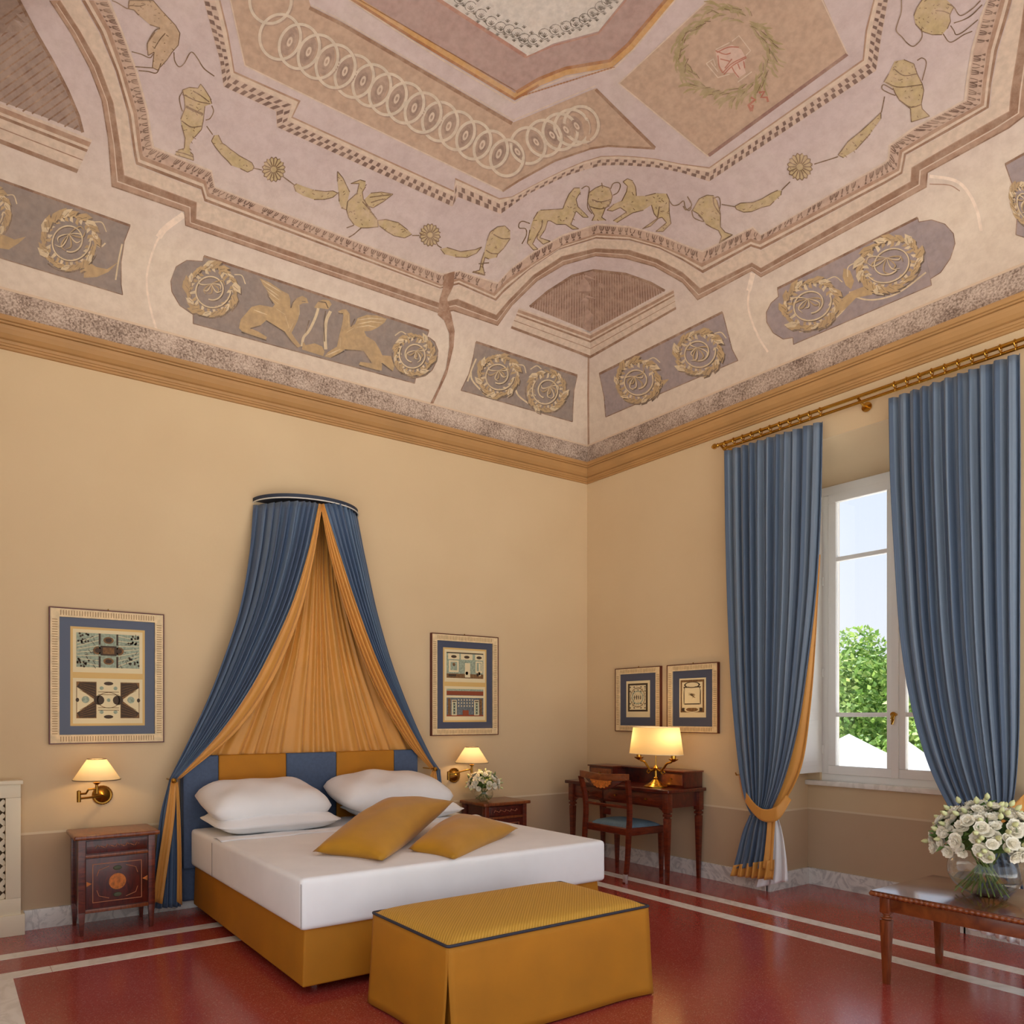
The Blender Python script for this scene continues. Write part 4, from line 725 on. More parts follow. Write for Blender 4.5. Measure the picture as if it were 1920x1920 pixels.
def pillow_mesh(name, w, d, h, n=26, ear=0.07, flange=0.0, seed=0):
    vs = []; fs = []; r = np.random.default_rng(seed); ph_ = r.uniform(0, 6, 6)
    for sgn in (1, -1):
        for j in range(n + 1):
            for i in range(n + 1):
                u = -1 + 2 * i / n; v = -1 + 2 * j / n
                cr_ = 1 - 0.13 * abs(u) ** 5 * abs(v) ** 5
                x = w / 2 * u * (1 - ear * (1 - v * v)) * cr_; y = d / 2 * v * (1 - ear * (1 - u * u)) * cr_
                fu, fv = abs(u), abs(v); k = flange
                uu = min(1, fu / (1 - k)); vv = min(1, fv / (1 - k))
                t = max(0.0, (1 - uu ** 3.0) * (1 - vv ** 3.0)) ** 0.5
                z = sgn * (h / 2 * t + 0.0) + 0.006 * h / 0.15 * t * (math.sin(5 * u + ph_[0]) * math.sin(4 * v + ph_[1]) + 0.5 * math.sin(9 * u - 5 * v + ph_[2]))
                vs.append((x, y, z))
        b = 0 if sgn == 1 else (n + 1) ** 2
        for j in range(n):
            for i in range(n):
                q = (b + j * (n + 1) + i, b + j * (n + 1) + i + 1, b + (j + 1) * (n + 1) + i + 1, b + (j + 1) * (n + 1) + i); fs.append(q if sgn == 1 else q[::-1])
    me = bpy.data.meshes.new(name); me.from_pydata(vs, [], fs); me.update()
    bm = bmesh.new(); bm.from_mesh(me); bmesh.ops.remove_doubles(bm, verts=bm.verts, dist=0.0005); bm.to_mesh(me); bm.free(); return me
def place(name, me, loc, rot, mat, label, cat, group=None):
    from mathutils import Euler
    me.transform(Matrix.Translation(loc) @ Euler(rot).to_matrix().to_4x4()); return tag(link(name, me, mat, None, True), label, cat, group)
place('pillow', pillow_mesh('pillow', 0.94, 0.56, 0.17, ear=0.03, flange=0.07, seed=1), (-3.55, -0.44, 0.668), (0.06, 0, 0.0), M_linen, 'flat white pillow underneath, on the bed side of the cabinet below the framed ceiling prints', 'pillow', 'white bed pillows')
pa = place('pillow', pillow_mesh('pillow', 0.90, 0.58, 0.27, ear=0.01, flange=0.02, seed=2), (-3.58, -0.37, 0.79), (0.20, 0.0, 0.02), M_linen, 'plump white pillow on top, leaning against the left end of the headboard', 'pillow', 'white bed pillows')
place('pillow', pillow_mesh('pillow', 0.94, 0.56, 0.17, ear=0.03, flange=0.07, seed=3), (-2.46, -0.44, 0.668), (0.06, 0, 0.0), M_linen, 'flat white pillow underneath, half hidden behind the mustard cushions', 'pillow', 'white bed pillows')
place('pillow', pillow_mesh('pillow', 0.98, 0.58, 0.28, ear=0.01, flange=0.02, seed=4), (-2.55, -0.38, 0.80), (0.20, 0.0, -0.02), M_linen, 'plump white pillow on top, behind the two mustard cushions', 'pillow', 'white bed pillows')
def quad_cushion(name, c, h, label, seed):     # cushion spanned by four surveyed corners
    c = [np.array(q) for q in c]; n = 24; vs = []; fs = []; r = np.random.default_rng(seed); f0 = r.uniform(0, 6, 4)
    nr = np.cross(c[1] - c[0], c[3] - c[0]); nr = nr / np.linalg.norm(nr); nr = nr if nr[2] > 0 else -nr
    for sgn in (1, -1):
        for j in range(n + 1):
            for i in range(n + 1):
                u = i / n; v = j / n; a = 2 * u - 1; b = 2 * v - 1; uu = 0.5 + 0.5 * a * (1 - 0.10 * (1 - b * b)); vv = 0.5 + 0.5 * b * (1 - 0.10 * (1 - a * a))
                q = c[0] * (1 - uu) * (1 - vv) + c[1] * uu * (1 - vv) + c[2] * uu * vv + c[3] * (1 - uu) * vv
                t = max(0, (1 - a ** 2) * (1 - b ** 2)) ** 0.5
                vs.append(q + nr * (sgn * h / 2 * t + 0.006 * t * math.sin(7 * a + f0[0]) * math.sin(6 * b + f0[1])))
        b0 = 0 if sgn == 1 else (n + 1) ** 2
        for j in range(n):
            for i in range(n):
                q = (b0 + j * (n + 1) + i, b0 + j * (n + 1) + i + 1, b0 + (j + 1) * (n + 1) + i + 1, b0 + (j + 1) * (n + 1) + i); fs.append(q if sgn == 1 else q[::-1])
    me = bpy.data.meshes.new(name); me.from_pydata([tuple(q) for q in vs], [], fs); me.update()
    bm = bmesh.new(); bm.from_mesh(me); bmesh.ops.remove_doubles(bm, verts=bm.verts, dist=0.0005); bmesh.ops.recalc_face_normals(bm, faces=bm.faces); bm.to_mesh(me); bm.free()
    return tag(link(name, me, M_cush, None, True), label, 'cushion', 'mustard cushions on the bed')
quad_cushion('cushion', [atF(586, 1597, 0.615), atF(716, 1614, 0.61), atF(852, 1502, 0.78), atF(722, 1500, 0.80)], 0.25, 'mustard cushion leaning up on the other one, nearer the pillows', 1)
quad_cushion('cushion', [atF(765, 1592, 0.61), atF(850, 1610, 0.60), atF(972, 1553, 0.63), atF(850, 1530, 0.66)], 0.22, 'mustard cushion lying flatter, partly under the leaning one', 2)
# ------------------------------------------------------------------ bench at the foot of the bed
bn = thing('bench', (-3.14, -2.64, 0), 'ochre skirted bench with dark piping at the foot of the bed', 'bench')
def bench_skirt():
    x0, x1, y0, y1 = -3.755, -2.53, -2.955, -2.315; per = [(x0, y1), (x0, y0), (x1, y0), (x1, y1)]
    for k in range(4):
        a, b = np.array(per[k]), np.array(per[(k + 1) % 4]); L = np.linalg.norm(b - a); t = (b - a) / L; nrm = np.array([t[1], -t[0]]); nrm = nrm if np.dot(nrm, (a + b) / 2 - np.array([-3.1425, -2.635])) > 0 else -nrm
        def fn(u, v, a=a, t=t, nrm=nrm, L=L, k=k):
            ins = 0.017 * max(0.0, v - 0.22) / 0.78; ext = 0.016 * v; s_ = (ins - ext) + (L - 2 * (ins - ext)) * u; e_ = min(s_, L - s_)
            o = 0.018 * v + 0.014 * v * v * math.exp(-(e_ / 0.10) ** 2) + 0.003 * v * math.sin(11 * u + 2 * k); q = a + t * s_ + nrm * o
            return (q[0], q[1], 0.436 - 0.428 * v)
        sheet('skirt_panel', fn, 36, 12, M_ochre, bn, thick=0.006)
bench_skirt()
def bench_top(u, v):
    a, b = 2 * u - 1, 2 * v - 1; t = max(0, (1 - a ** 6) * (1 - b ** 6)) ** 0.5
    sx = 0.6125 * a; sy = 0.32 * b
    return (-3.1425 + sx, -2.635 + sy, 0.438 + 0.034 * t)
def weave():
    m_, n, b = new_mat('ochre_ribbed_seat'); c = coords(n, (1, 1, 1), 'World', (0, 0, 0.78)); w_ = N(n, 'ShaderNodeTexWave', i_Scale=26.0, i_Distortion=0.3); n.links.new(c, w_.inputs[0])
    n.links.new(ramp(n, w_.outputs[1], [(0.2, (196, 142, 40)), (0.8, (212, 160, 60))]), b.inputs['Base Color']); b.inputs['Roughness'].default_value = 0.7; bump(n, b, w_.outputs[1], 0.25); return m_
M_weave = weave()
sheet('seat_top', bench_top, 40, 30, M_weave, bn)
box('bench_body', (-3.74, -2.545, -2.94, -2.33, 0.03, 0.43), M_ochre, bn)
def rrect(x0, x1, y0, y1, r, z, n=6):
    out = []
    for (cx, cy, a0) in ((x1 - r, y1 - r, 0), (x0 + r, y1 - r, PI / 2), (x0 + r, y0 + r, PI), (x1 - r, y0 + r, 1.5 * PI)):
        out += [(cx + r * math.cos(a0 + PI / 2 * k / n), cy + r * math.sin(a0 + PI / 2 * k / n), z) for k in range(n + 1)]
    return out
MB().tube(rrect(-3.759, -2.526, -2.959, -2.311, 0.012, 0.437), 0.007, 8, closed=True).build('piping', plain('navy_piping', (40, 40, 52), 0.6), bn, smooth=True)
# ------------------------------------------------------------------ bedside cabinets
def cabinet(cx, label):
    t = thing('bedside_cabinet', (cx, -0.21, 0), label, 'cabinet', 'inlaid bedside cabinets')
    x0, x1, yf, yb, H = cx - 0.23, cx + 0.23, -0.375, -0.035, 0.64
    box('cabinet_top', (x0 - 0.03, x1 + 0.03, yf - 0.03, yb, H - 0.028, H), M_walnut, t, bev=0.01, seg=3)
    m = MB(); m.box(x0 + 0.02, x1 - 0.02, yf + 0.012, yb, 0.14, H - 0.028); m.build('body', M_mah_h, t)
    for x in (x0 + 0.018, x1 - 0.018):
        for y in (yf + 0.018, yb - 0.02): MB().frus(x, y, 0.0, 0.15, 0.011, 0.02).frus(x, y, 0.15, H - 0.028, 0.021, 0.021).build('leg', M_mah, t, bev=0.002)
    box('rail', (x0 + 0.03, x1 - 0.03, yf + 0.002, yf + 0.03, 0.492, 0.512), M_walnut, t, bev=0.003); box('rail', (x0 + 0.03, x1 - 0.03, yf + 0.002, yf + 0.03, 0.142, 0.166), M_walnut, t, bev=0.003)
    dr = box('drawer', (x0 + 0.045, x1 - 0.045, yf + 0.003, yf + 0.03, 0.520, 0.600), M_mah_h, t, bev=0.003)
    m = MB()
    for k in range(9):
        xx = cx - 0.12 + k * 0.03; m.tube([(xx - 0.012, yf + 0.001, 0.552 + 0.012 * (k % 2)), (xx, yf + 0.001, 0.572 - 0.014 * (k % 2)), (xx + 0.012, yf + 0.001, 0.552 + 0.008 * ((k + 1) % 2))], 0.0022, 5)
    m.build('scroll_inlay', M_inlay2, dr)
    d = box('door', (x0 + 0.042, x1 - 0.042, yf + 0.004, yf + 0.03, 0.17, 0.488), M_mah_h, t, bev=0.003)
    m = MB(); a0, a1, c0, c1 = x0 + 0.08, x1 - 0.08, 0.205, 0.452; w = 0.004
    for b in ((a0, a1, c0, c0 + w), (a0, a1, c1 - w, c1), (a0, a0 + w, c0 + w, c1 - w), (a1 - w, a1, c0 + w, c1 - w)): m.box(b[0], b[1], yf + 0.0015, yf + 0.006, b[2], b[3])
    for sx in (-1, 1):
        for sz in (-1, 1):
            ox, oz = cx + sx * 0.112, 0.328 + sz * 0.09
            m.tube([(ox - sx * 0.06, yf + 0.002, oz + sz * 0.012), (ox - sx * 0.03, yf + 0.002, oz + sz * 0.002), (ox, yf + 0.002, oz - sz * 0.008), (ox + sx * 0.012, yf + 0.002, oz - sz * 0.045)], 0.0022, 5)
    m.build('line_inlay', M_inlay2, d)
    MB().lathe([(0.0, 0.0), (0.052, 0.0), (0.052, 0.003), (0.0, 0.004)], (cx, yf + 0.004, 0.328), 28, 'y').build('medallion', M_inlay, d)
    for zz in (0.415, 0.243): MB().lathe([(0.0, 0.0), (0.024, 0.0), (0.02, 0.005), (0.0, 0.006)], (cx, yf + 0.004, zz), 18, 'y', sx=1.1, sy=0.62).build('shell_inlay', M_green, d)
    for sx in (-1, 1): MB().prism([(cx + sx * 0.186, 0.345), (cx + sx * 0.186, 0.311), (cx + sx * 0.154, 0.328)], 'y', yf + 0.002, yf + 0.006).build('fan_inlay', M_inlay, d)
    return t
cabinet(-4.57, 'inlaid mahogany bedside cabinet under the swing-arm wall lamp with nothing on top'); cabinet(-1.36, 'inlaid mahogany bedside cabinet with a vase of flowers on top')
# ------------------------------------------------------------------ swing-arm wall lamps
def bulb(name, loc, power, parent, r=0.03, col=(1.0, 0.76, 0.46)):
    l = bpy.data.lights.new(name, 'POINT'); l.energy = power; l.color = col; l.shadow_soft_size = r; o = bpy.data.objects.new(name, l); COL.objects.link(o); o.parent = parent; o.location = Vector(loc) - ORG[parent.name]; return o
def wall_lamp(px, sx, zb, mir, label):
    t = thing('wall_lamp', (px, 0, zb - 0.11), label, 'lamp', 'brass swing-arm wall lamps')
    zp = zb - 0.125; y = -0.22
    MB().lathe([(0.0, 0.0), (0.066, 0.0), (0.066, 0.006), (0.058, 0.016), (0.05, 0.014), (0.034, 0.03), (0.02, 0.036), (0.0, 0.05)], (px, 0.0, zp), 32, 'y').build('wall_plate', M_dkbrass, t, smooth=True)
    ring = MB()
    for k in range(22):
        a = 2 * PI * k / 22; ring.lathe([(0.0, -0.007), (0.007, 0.0), (0.0, 0.007)], (px + 0.061 * math.cos(a), -0.01, zp + 0.061 * math.sin(a)), 6)
    ring.build('beading', M_dkbrass, t, smooth=True)
    jx = px - mir * 0.17
    a = MB(); a.tube([(px, -0.04, zp), (px - mir * 0.08, -0.10, zp - 0.002), (jx, -0.16, zp + 0.0)], 0.0075); a.build('arm', M_dkbrass, t, smooth=True)
    MB().lathe([(0.0, -0.03), (0.013, -0.028), (0.013, 0.045), (0.0, 0.05)], (jx, -0.165, zp + 0.005), 14).build('joint', M_dkbrass, t, smooth=True)
    a = MB(); a.tube([(jx, -0.165, zp + 0.03), (jx + mir * 0.04, -0.19, zp + 0.034), (sx - mir * 0.05, y, zp + 0.062), (sx, y, zp + 0.066)], 0.007); a.build('arm', M_dkbrass, t, smooth=True)
    MB().lathe([(0.0, -0.02), (0.013, -0.016), (0.011, 0.0), (0.009, 0.04), (0.02, 0.05), (0.026, 0.056), (0.012, 0.062), (0.011, 0.11), (0.0, 0.112)], (sx, y, zp + 0.05), 16).build('socket', M_dkbrass, t, smooth=True)
    sh = MB().lathe([(0.146, zb), (0.058, zb + 0.135)], (sx, y, 0), 40, cap=False).build('lamp_shade', M_shade, t, smooth=True)
    MB().tube([(sx + 0.146 * math.cos(2 * PI * k / 40), y + 0.146 * math.sin(2 * PI * k / 40), zb) for k in range(40)], 0.003, 6, closed=True).tube([(sx + 0.058 * math.cos(2 * PI * k / 40), y + 0.058 * math.sin(2 * PI * k / 40), zb + 0.135) for k in range(40)], 0.0025, 6, closed=True).build('shade_trim', plain('brown_trim', (110, 84, 60), 0.6), sh)
    bulb('bulb', (sx, y, zb + 0.06), 1.15, t, 0.022)
wall_lamp(-4.60, -4.67, 0.978, 1, 'brass swing-arm wall lamp with cream shade above the bare cabinet')
wall_lamp(-1.66, -1.62, 0.985, 1, 'brass swing-arm wall lamp with cream shade behind the small vase of flowers')
# ------------------------------------------------------------------ framed prints
def picture(wall, lo, hi, fw, label, kind):
    (u0, z0), (u1, z1) = lo, hi; u0, u1 = min(u0, u1), max(u0, u1)
    def B(m, a0, a1, c0, c1, d0, d1, mi=0):     # a along the wall, c height, d out of the wall
        return m.box(a0, a1, -d1, -d0, c0, c1, mi) if wall == 'L' else m.box(-d1, -d0, a0, a1, c0, c1, mi)
    c = ((u0 + u1) / 2, 0, z0) if wall == 'L' else (0, (u0 + u1) / 2, z0)
    t = thing('framed_print', c, label, 'picture', 'framed antique prints')
    m = MB(); e = 0.007
    for b in ((u0, u1, z0, z0 + e), (u0, u1, z1 - e, z1), (u0, u0 + e, z0 + e, z1 - e), (u1 - e, u1, z0 + e, z1 - e)): B(m, *b, 0.0, 0.03)
    m.build('frame_edge', M_frame_edge, t)
    m = MB(); a0, a1, c0, c1 = u0 + e, u1 - e, z0 + e, z1 - e
    for b in ((a0, a1, c0, c0 + fw), (a0, a1, c1 - fw, c1), (a0, a0 + fw, c0 + fw, c1 - fw), (a1 - fw, a1, c0 + fw, c1 - fw)): B(m, *b, 0.002, 0.026)
    fr = m.build('frame', M_frame, t)
    m = MB(); st = 0.0165
    n = int((a1 - a0 - 2 * fw) / st)
    for k in range(n):
        q = a0 + fw + st * (k + 0.5)
        for cc in (c0, c1 - fw): B(m, q - 0.0028, q + 0.0028, cc + fw * 0.2, cc + fw * 0.8, 0.0255, 0.0266)
    n = int((c1 - c0 - 2 * fw) / st)
    for k in range(n):
        q = c0 + fw + st * (k + 0.5)
        for aa in (a0, a1 - fw): B(m, aa + fw * 0.2, aa + fw * 0.8, q - 0.0028, q + 0.0028, 0.0255, 0.0266)
    tag(m.build('flute_shade_bars', M_flute, fr), kind='stuff')  # slim darker bars painted in for the shade of the grooves
    g0, g1, h0, h1 = a0 + fw, a1 - fw, c0 + fw, c1 - fw
    B(MB(), g0, g1, h0, h1, 0.0, 0.014).build('mat_board', M_matb, t)
    W_, H_ = g1 - g0, h1 - h0
    def R(m, x0, x1, y0, y1, lv, mi=0):
        return B(m, g0 + W_ * x0, g0 + W_ * x1, h0 + H_ * y0, h0 + H_ * y1, 0.012, 0.0145 + 0.0006 * lv, mi)
    def poly(m, pts, lv, mi=0):
        q = [(g0 + W_ * x, h0 + H_ * y) for x, y in pts]; d = 0.0145 + 0.0006 * lv
        V = [(a, -d, c_) if wall == 'L' else (-d, a, c_) for a, c_ in q]; return m.add(V, [tuple(range(len(V)))], mi)
    def disc(m, x, y, rx, ry, lv, mi, n=20): return poly(m, [(x + rx * math.cos(2 * PI * k / n), y + ry * math.sin(2 * PI * k / n)) for k in range(n)], lv, mi)
    def ringp(m, x, y, rx, ry, w, lv, mi, n=24):
        for k in range(n):
            a, b = 2 * PI * k / n, 2 * PI * (k + 1) / n
            poly(m, [(x + rx * math.cos(a), y + ry * math.sin(a)), (x + rx * math.cos(b), y + ry * math.sin(b)), (x + rx * w * math.cos(b), y + ry * w * math.sin(b)), (x + rx * w * math.cos(a), y + ry * w * math.sin(a))], lv, mi)
    def ln(m, x0, y0, x1, y1, w, lv, mi):
        dx, dy = x1 - x0, (y1 - y0) * H_ / W_; L = math.hypot(dx, dy); nx_, ny_ = -dy / L * w, dx / L * w * W_ / H_
        poly(m, [(x0 + nx_, y0 + ny_), (x1 + nx_, y1 + ny_), (x1 - nx_, y1 - ny_), (x0 - nx_, y0 - ny_)], lv, mi)
    INK = [M_ink, M_inkg, M_inkb, M_paper, M_inkr, M_inkbl]; rr = np.random.default_rng(len(label))
    if kind in ('A', 'B'):
        R(MB(), 0.11, 0.89, 0.075, 0.925, 1).build('mount', M_mount, t)
        for (y0, y1, which) in ((0.535, 0.905, 'top'), (0.095, 0.485, 'low')):
            pr_ = R(MB(), 0.135, 0.865, y0, y1, 2).build('print', M_paper, t); m = MB(); x0, x1 = 0.17, 0.83; ya, yb = y0 + 0.045, y1 - 0.03; xm = 0.5; ym = (ya + yb) / 2; hx, hy = (x1 - x0) / 2, (yb - ya) / 2
            P = lambda a, b: (xm + hx * a, ym + hy * b)
            if kind == 'A' and which == 'top':
                R(m, x0, x1, ya, yb, 3, 1)
                for s in (-1, 1):
                    for k in range(7): ln(m, *P(s * 0.3, 0.9 - k * 0.3), *P(s * 0.98, (0.9 - k * 0.3) * 0.6 + s * 0.15), 0.003, 4, 3)
                    for k in range(4): ringp(m, *P(s * 1.0, 0), hx * (0.2 + 0.16 * k), hy * (0.45 + 0.3 * k) * 0.72, 0.94, 4, 0, 18) if False else None
                    for k in range(26):
                        a, b = s * rr.uniform(0.62, 0.98), rr.choice([-1, 1]) * rr.uniform(0.4, 0.98); disc(m, *P(a, b), 0.012, 0.010, 4, 0, 6)
                    for k in range(18):
                        a, b = s * rr.uniform(0.36, 0.9), rr.uniform(-0.9, 0.9); ln(m, *P(a, b), *P(a + rr.uniform(-0.1, 0.1), b + rr.uniform(-0.2, 0.2)), 0.003, 4, 0)
                    R(m, P(s * 0.28, 0)[0] - 0.010, P(s * 0.28, 0)[0] + 0.010, ya, yb, 5, 0); disc(m, *P(s * 0.34, 0), 0.05, 0.035, 6, 2, 16); disc(m, *P(s * 0.34, 0), 0.03, 0.022, 7, 0, 12)
                    disc(m, *P(0, s * 0.62), 0.055, 0.03, 6, 2, 16); disc(m, *P(0, s * 0.62), 0.035, 0.018, 7, 0, 12)
                R(m, xm - 0.10, xm + 0.10, ym - 0.05, ym + 0.05, 6, 1); R(m, xm - 0.085, xm + 0.085, ym - 0.042, ym + 0.042, 7, 0); R(m, xm - 0.06, xm + 0.06, ym - 0.028, ym + 0.028, 8, 2)
            elif kind == 'A':
                R(m, x0, x1, ya, yb, 3, 2)
                for s in (-1, 1):
                    poly(m, [P(s * 0.98, 0.7), P(s * 0.98, -0.7), P(s * 0.42, 0.0)], 4, 3); poly(m, [P(s * 0.4, 0.95), P(s * 0.9, 0.95), P(s * 0.98, 0.7), P(s * 0.4, 0.12)], 4, 0); poly(m, [P(s * 0.4, -0.95), P(s * 0.9, -0.95), P(s * 0.98, -0.7), P(s * 0.4, -0.12)], 4, 0)
                    for k in range(5): ln(m, *P(s * 0.42, 0.1 + 0.16 * k), *P(s * 0.9, 0.55 + 0.09 * k), 0.0022, 5, 2); ln(m, *P(s * 0.42, -0.1 - 0.16 * k), *P(s * 0.9, -0.55 - 0.09 * k), 0.0022, 5, 2)
                    disc(m, *P(s * 0.97, 0), 0.018, 0.018, 6, 0, 10); disc(m, *P(s * 0.72, 0.02), 0.04, 0.03, 6, 1, 12)
                R(m, xm - 0.125, xm + 0.125, ya, yb, 6, 3)
                for s in (-1, 1):
                    disc(m, *P(s * 0.30, 0), 0.055, 0.042, 7, 0, 14); disc(m, *P(0, s * 0.92), 0.05, 0.016, 7, 0, 12)
                    for q in (-1, 1): disc(m, *P(s * 0.22, q * 0.66), 0.022, 0.016, 7, 1, 12)
                ringp(m, xm, ym, 0.12, 0.07, 0.93, 7, 2); disc(m, xm, ym, 0.02, 0.016, 8, 1, 12)
                for b in (0.3, 0.45, -0.42, -0.55): ln(m, *P(-0.33, b), *P(0.33, b), 0.003, 7, 2)
            elif which == 'top':
                R(m, x0, x1, ya, yb, 3, 1); R(m, x0, x1, ya, ya + 0.05, 4, 2); R(m, x0, x1, yb - 0.012, yb, 4, 0)
                for k, (a, w) in enumerate(((-0.62, 0.3), (0.08, 0.32), (0.76, 0.22))):
                    R(m, P(a - w, 0)[0], P(a + w, 0)[0], P(0, 0.45)[1], P(0, 0.9)[1], 5, 3); disc(m, *P(a, 0.66), 0.05, 0.017, 6, 0, 12)
                    R(m, P(a - w * 0.86, 0)[0], P(a + w * 0.86, 0)[0], P(0, -0.55)[1], P(0, 0.36)[1], 5, 3 if k != 1 else 1); R(m, P(a - w * 0.6, 0)[0], P(a + w * 0.6, 0)[0], P(0, -0.4)[1], P(0, 0.25)[1], 6, 1)
                    disc(m, *P(a, 0.05 if k == 0 else -0.6), 0.025, 0.02, 7, 2, 12)
                R(m, P(-0.02, 0)[0], P(0.26, 0)[0], ya + 0.01, P(0, 0.2)[1], 7, 3); R(m, P(0.74, 0)[0], P(0.84, 0)[0], ya + 0.03, P(0, 0.2)[1], 7, 3); R(m, P(-0.9, 0)[0], P(-0.5, 0)[0], P(0, -0.88)[1], P(0, -0.72)[1], 7, 0); R(m, P(0.62, 0)[0], P(0.72, 0)[0], P(0, -0.8)[1], P(0, -0.6)[1], 8, 0)
            else:
                R(m, x0, x1, ya, yb, 3, 5); R(m, x0, x1, P(0, 0.55)[1], P(0, 0.85)[1], 4, 4); R(m, x0, x1, P(0, 0.85)[1], yb, 4, 1); R(m, x0, x1, P(0, 0.36)[1], P(0, 0.52)[1], 4, 3); R(m, x0, x1, ya, ya + 0.018, 4, 4)
                for a in (-0.6, 0.62):
                    R(m, P(a - 0.13, 0)[0], P(a + 0.13, 0)[0], ya + 0.012, P(0, 0.2)[1], 6, 3); R(m, P(a - 0.08, 0)[0], P(a + 0.08, 0)[0], ya + 0.02, P(0, 0.02)[1], 7, 1)
                    for k in range(4): disc(m, *P(a, -0.75 + 0.22 * k), 0.014, 0.010, 8, 0, 8)
                    R(m, P(a - 0.1, 0)[0], P(a + 0.1, 0)[0], P(0, 0.06)[1], P(0, 0.14)[1], 8, 0)
                for k in range(6):
                    for j in range(3): disc(m, *P(-0.36 + 0.15 * k, 0.2 - 0.22 * j), 0.010, 0.010, 6, 3, 8)
                R(m, P(-0.14, 0)[0], P(0.18, 0)[0], ya + 0.008, P(0, -0.55)[1], 7, 4)
                for a in (-0.86, 0.86): R(m, P(a - 0.07, 0)[0], P(a + 0.07, 0)[0], ya + 0.02, P(0, 0.3)[1], 5, 2)
            m.build('engraving', INK, pr_)
    else:
        pr_ = R(MB(), 0.17, 0.83, 0.16, 0.86, 1).build('print', M_paper, t); m = MB(); x0, x1, ya, yb = 0.23, 0.78, 0.27, 0.81
        if kind == 'C':
            R(m, x0, x1, ya, yb, 2, 0); R(m, x0 + 0.05, x1 - 0.05, ya + 0.035, yb - 0.035, 3, 3); ringp(m, 0.505, 0.54, 0.16, 0.13, 0.86, 4, 1); ringp(m, 0.505, 0.54, 0.21, 0.19, 0.93, 4, 2)
            for k in range(4): disc(m, 0.42 + 0.057 * k, 0.54, 0.012, 0.045, 5, 0, 10)
            for k in range(60): disc(m, rr.uniform(x0 + 0.06, x1 - 0.06), rr.uniform(ya + 0.05, yb - 0.05), 0.010, 0.007, 4, 0, 6)
            for a in (0.3, 0.41, 0.6, 0.71):
                for c_ in (0.34, 0.42, 0.66, 0.74): disc(m, a, c_, 0.018, 0.014, 5, 0, 8)
        else:
            R(m, x0 - 0.02, x1 + 0.02, ya - 0.02, yb + 0.02, 2, 2); R(m, x0 + 0.02, x1 - 0.02, ya + 0.06, yb - 0.02, 3, 3); R(m, x0 + 0.06, x1 - 0.06, ya + 0.12, yb - 0.10, 4, 0); R(m, x0 + 0.09, x1 - 0.09, ya + 0.14, yb - 0.12, 5, 3)
            ringp(m, 0.505, 0.74, 0.2, 0.055, 0.8, 6, 0); ringp(m, 0.505, 0.30, 0.2, 0.05, 0.75, 6, 3); ringp(m, 0.505, 0.74, 0.13, 0.04, 0.8, 7, 3)
            for s in (-1, 1): ringp(m, 0.505 + s * 0.22, 0.52, 0.035, 0.18, 0.8, 6, 3); disc(m, 0.505 + s * 0.22, 0.3, 0.04, 0.035, 6, 0, 10)
            for k in range(14): ln(m, rr.uniform(0.42, 0.5), rr.uniform(0.5, 0.58), rr.uniform(0.5, 0.6), rr.uniform(0.5, 0.6), 0.003, 6, 2)
        m.build('engraving', INK, pr_)
    hk = MB(); q = (u0 + u1) / 2
    if wall == 'L': hk.tube([(q, -0.006, z1 - 0.003), (q, -0.006, z1 + 0.012)], 0.004, 8)
    else: hk.tube([(-0.006, q, z1 - 0.003), (-0.006, q, z1 + 0.012)], 0.004, 8)
    hk.build('hook', M_dkbrass, t)
def span(f, p, q): a, b = f(*p), f(*q); return a, b
a, b = atL(91, 1396), atL(306, 1153); picture('L', (a[0], 1.207), (b[0], 2.118), 0.055, 'large framed pair of ceiling prints above the bare cabinet and its lamp', 'A')
a, b = atL(806, 1380), atL(931, 1196); picture('L', (a[0], 1.218), (b[0], 2.125), 0.055, 'large framed pair of room-elevation prints above the cabinet with flowers', 'B')
a, b = atR(1157, 1372), atR(1242, 1250); picture('R', (a[1], 1.245), (b[1], 1.850), 0.05, 'small framed print with dark patterned border, nearer the room corner', 'C')
a, b = atR(1254, 1373), atR(1350, 1243); picture('R', (a[1], 1.245), (b[1], 1.850), 0.05, 'small framed print of an ornate cartouche, nearer the curtain', 'D')
# ------------------------------------------------------------------ radiator cover
rc_ = thing('radiator_cover', (-5.5, -0.06, 0), 'cream radiator cover with diagonal lattice front', 'radiator cover')
X0, X1 = -5.98, -5.10
m = MB(); yf = -0.10
for b in ((X0, X1, 0.13, 0.235), (X0, X1, 0.875, 0.96), (X0, X0 + 0.085, 0.235, 0.875), (X1 - 0.085, X1, 0.235, 0.875)): m.box(b[0], b[1], yf, 0.0, b[2], b[3])
m.build('casing', M_cream_paint, rc_, bev=0.003); box('top_shelf', (X0 - 0.01, X1 + 0.012, yf - 0.015, 0.0, 0.96, 0.985), M_cream_paint, rc_, bev=0.004); box('plinth', (X0, X1 + 0.022, yf - 0.02, 0.0, 0.0, 0.132), M_cream_paint, rc_, bev=0.004)
box('shade_backing', (X0 + 0.05, X1 - 0.05, -0.03, -0.005, 0.2, 0.9), M_shadow_void, rc_)  # flat brown sheet standing in for the shade inside the cover
q0, q1, r0, r1 = X0 + 0.08, X1 - 0.08, 0.23, 0.88
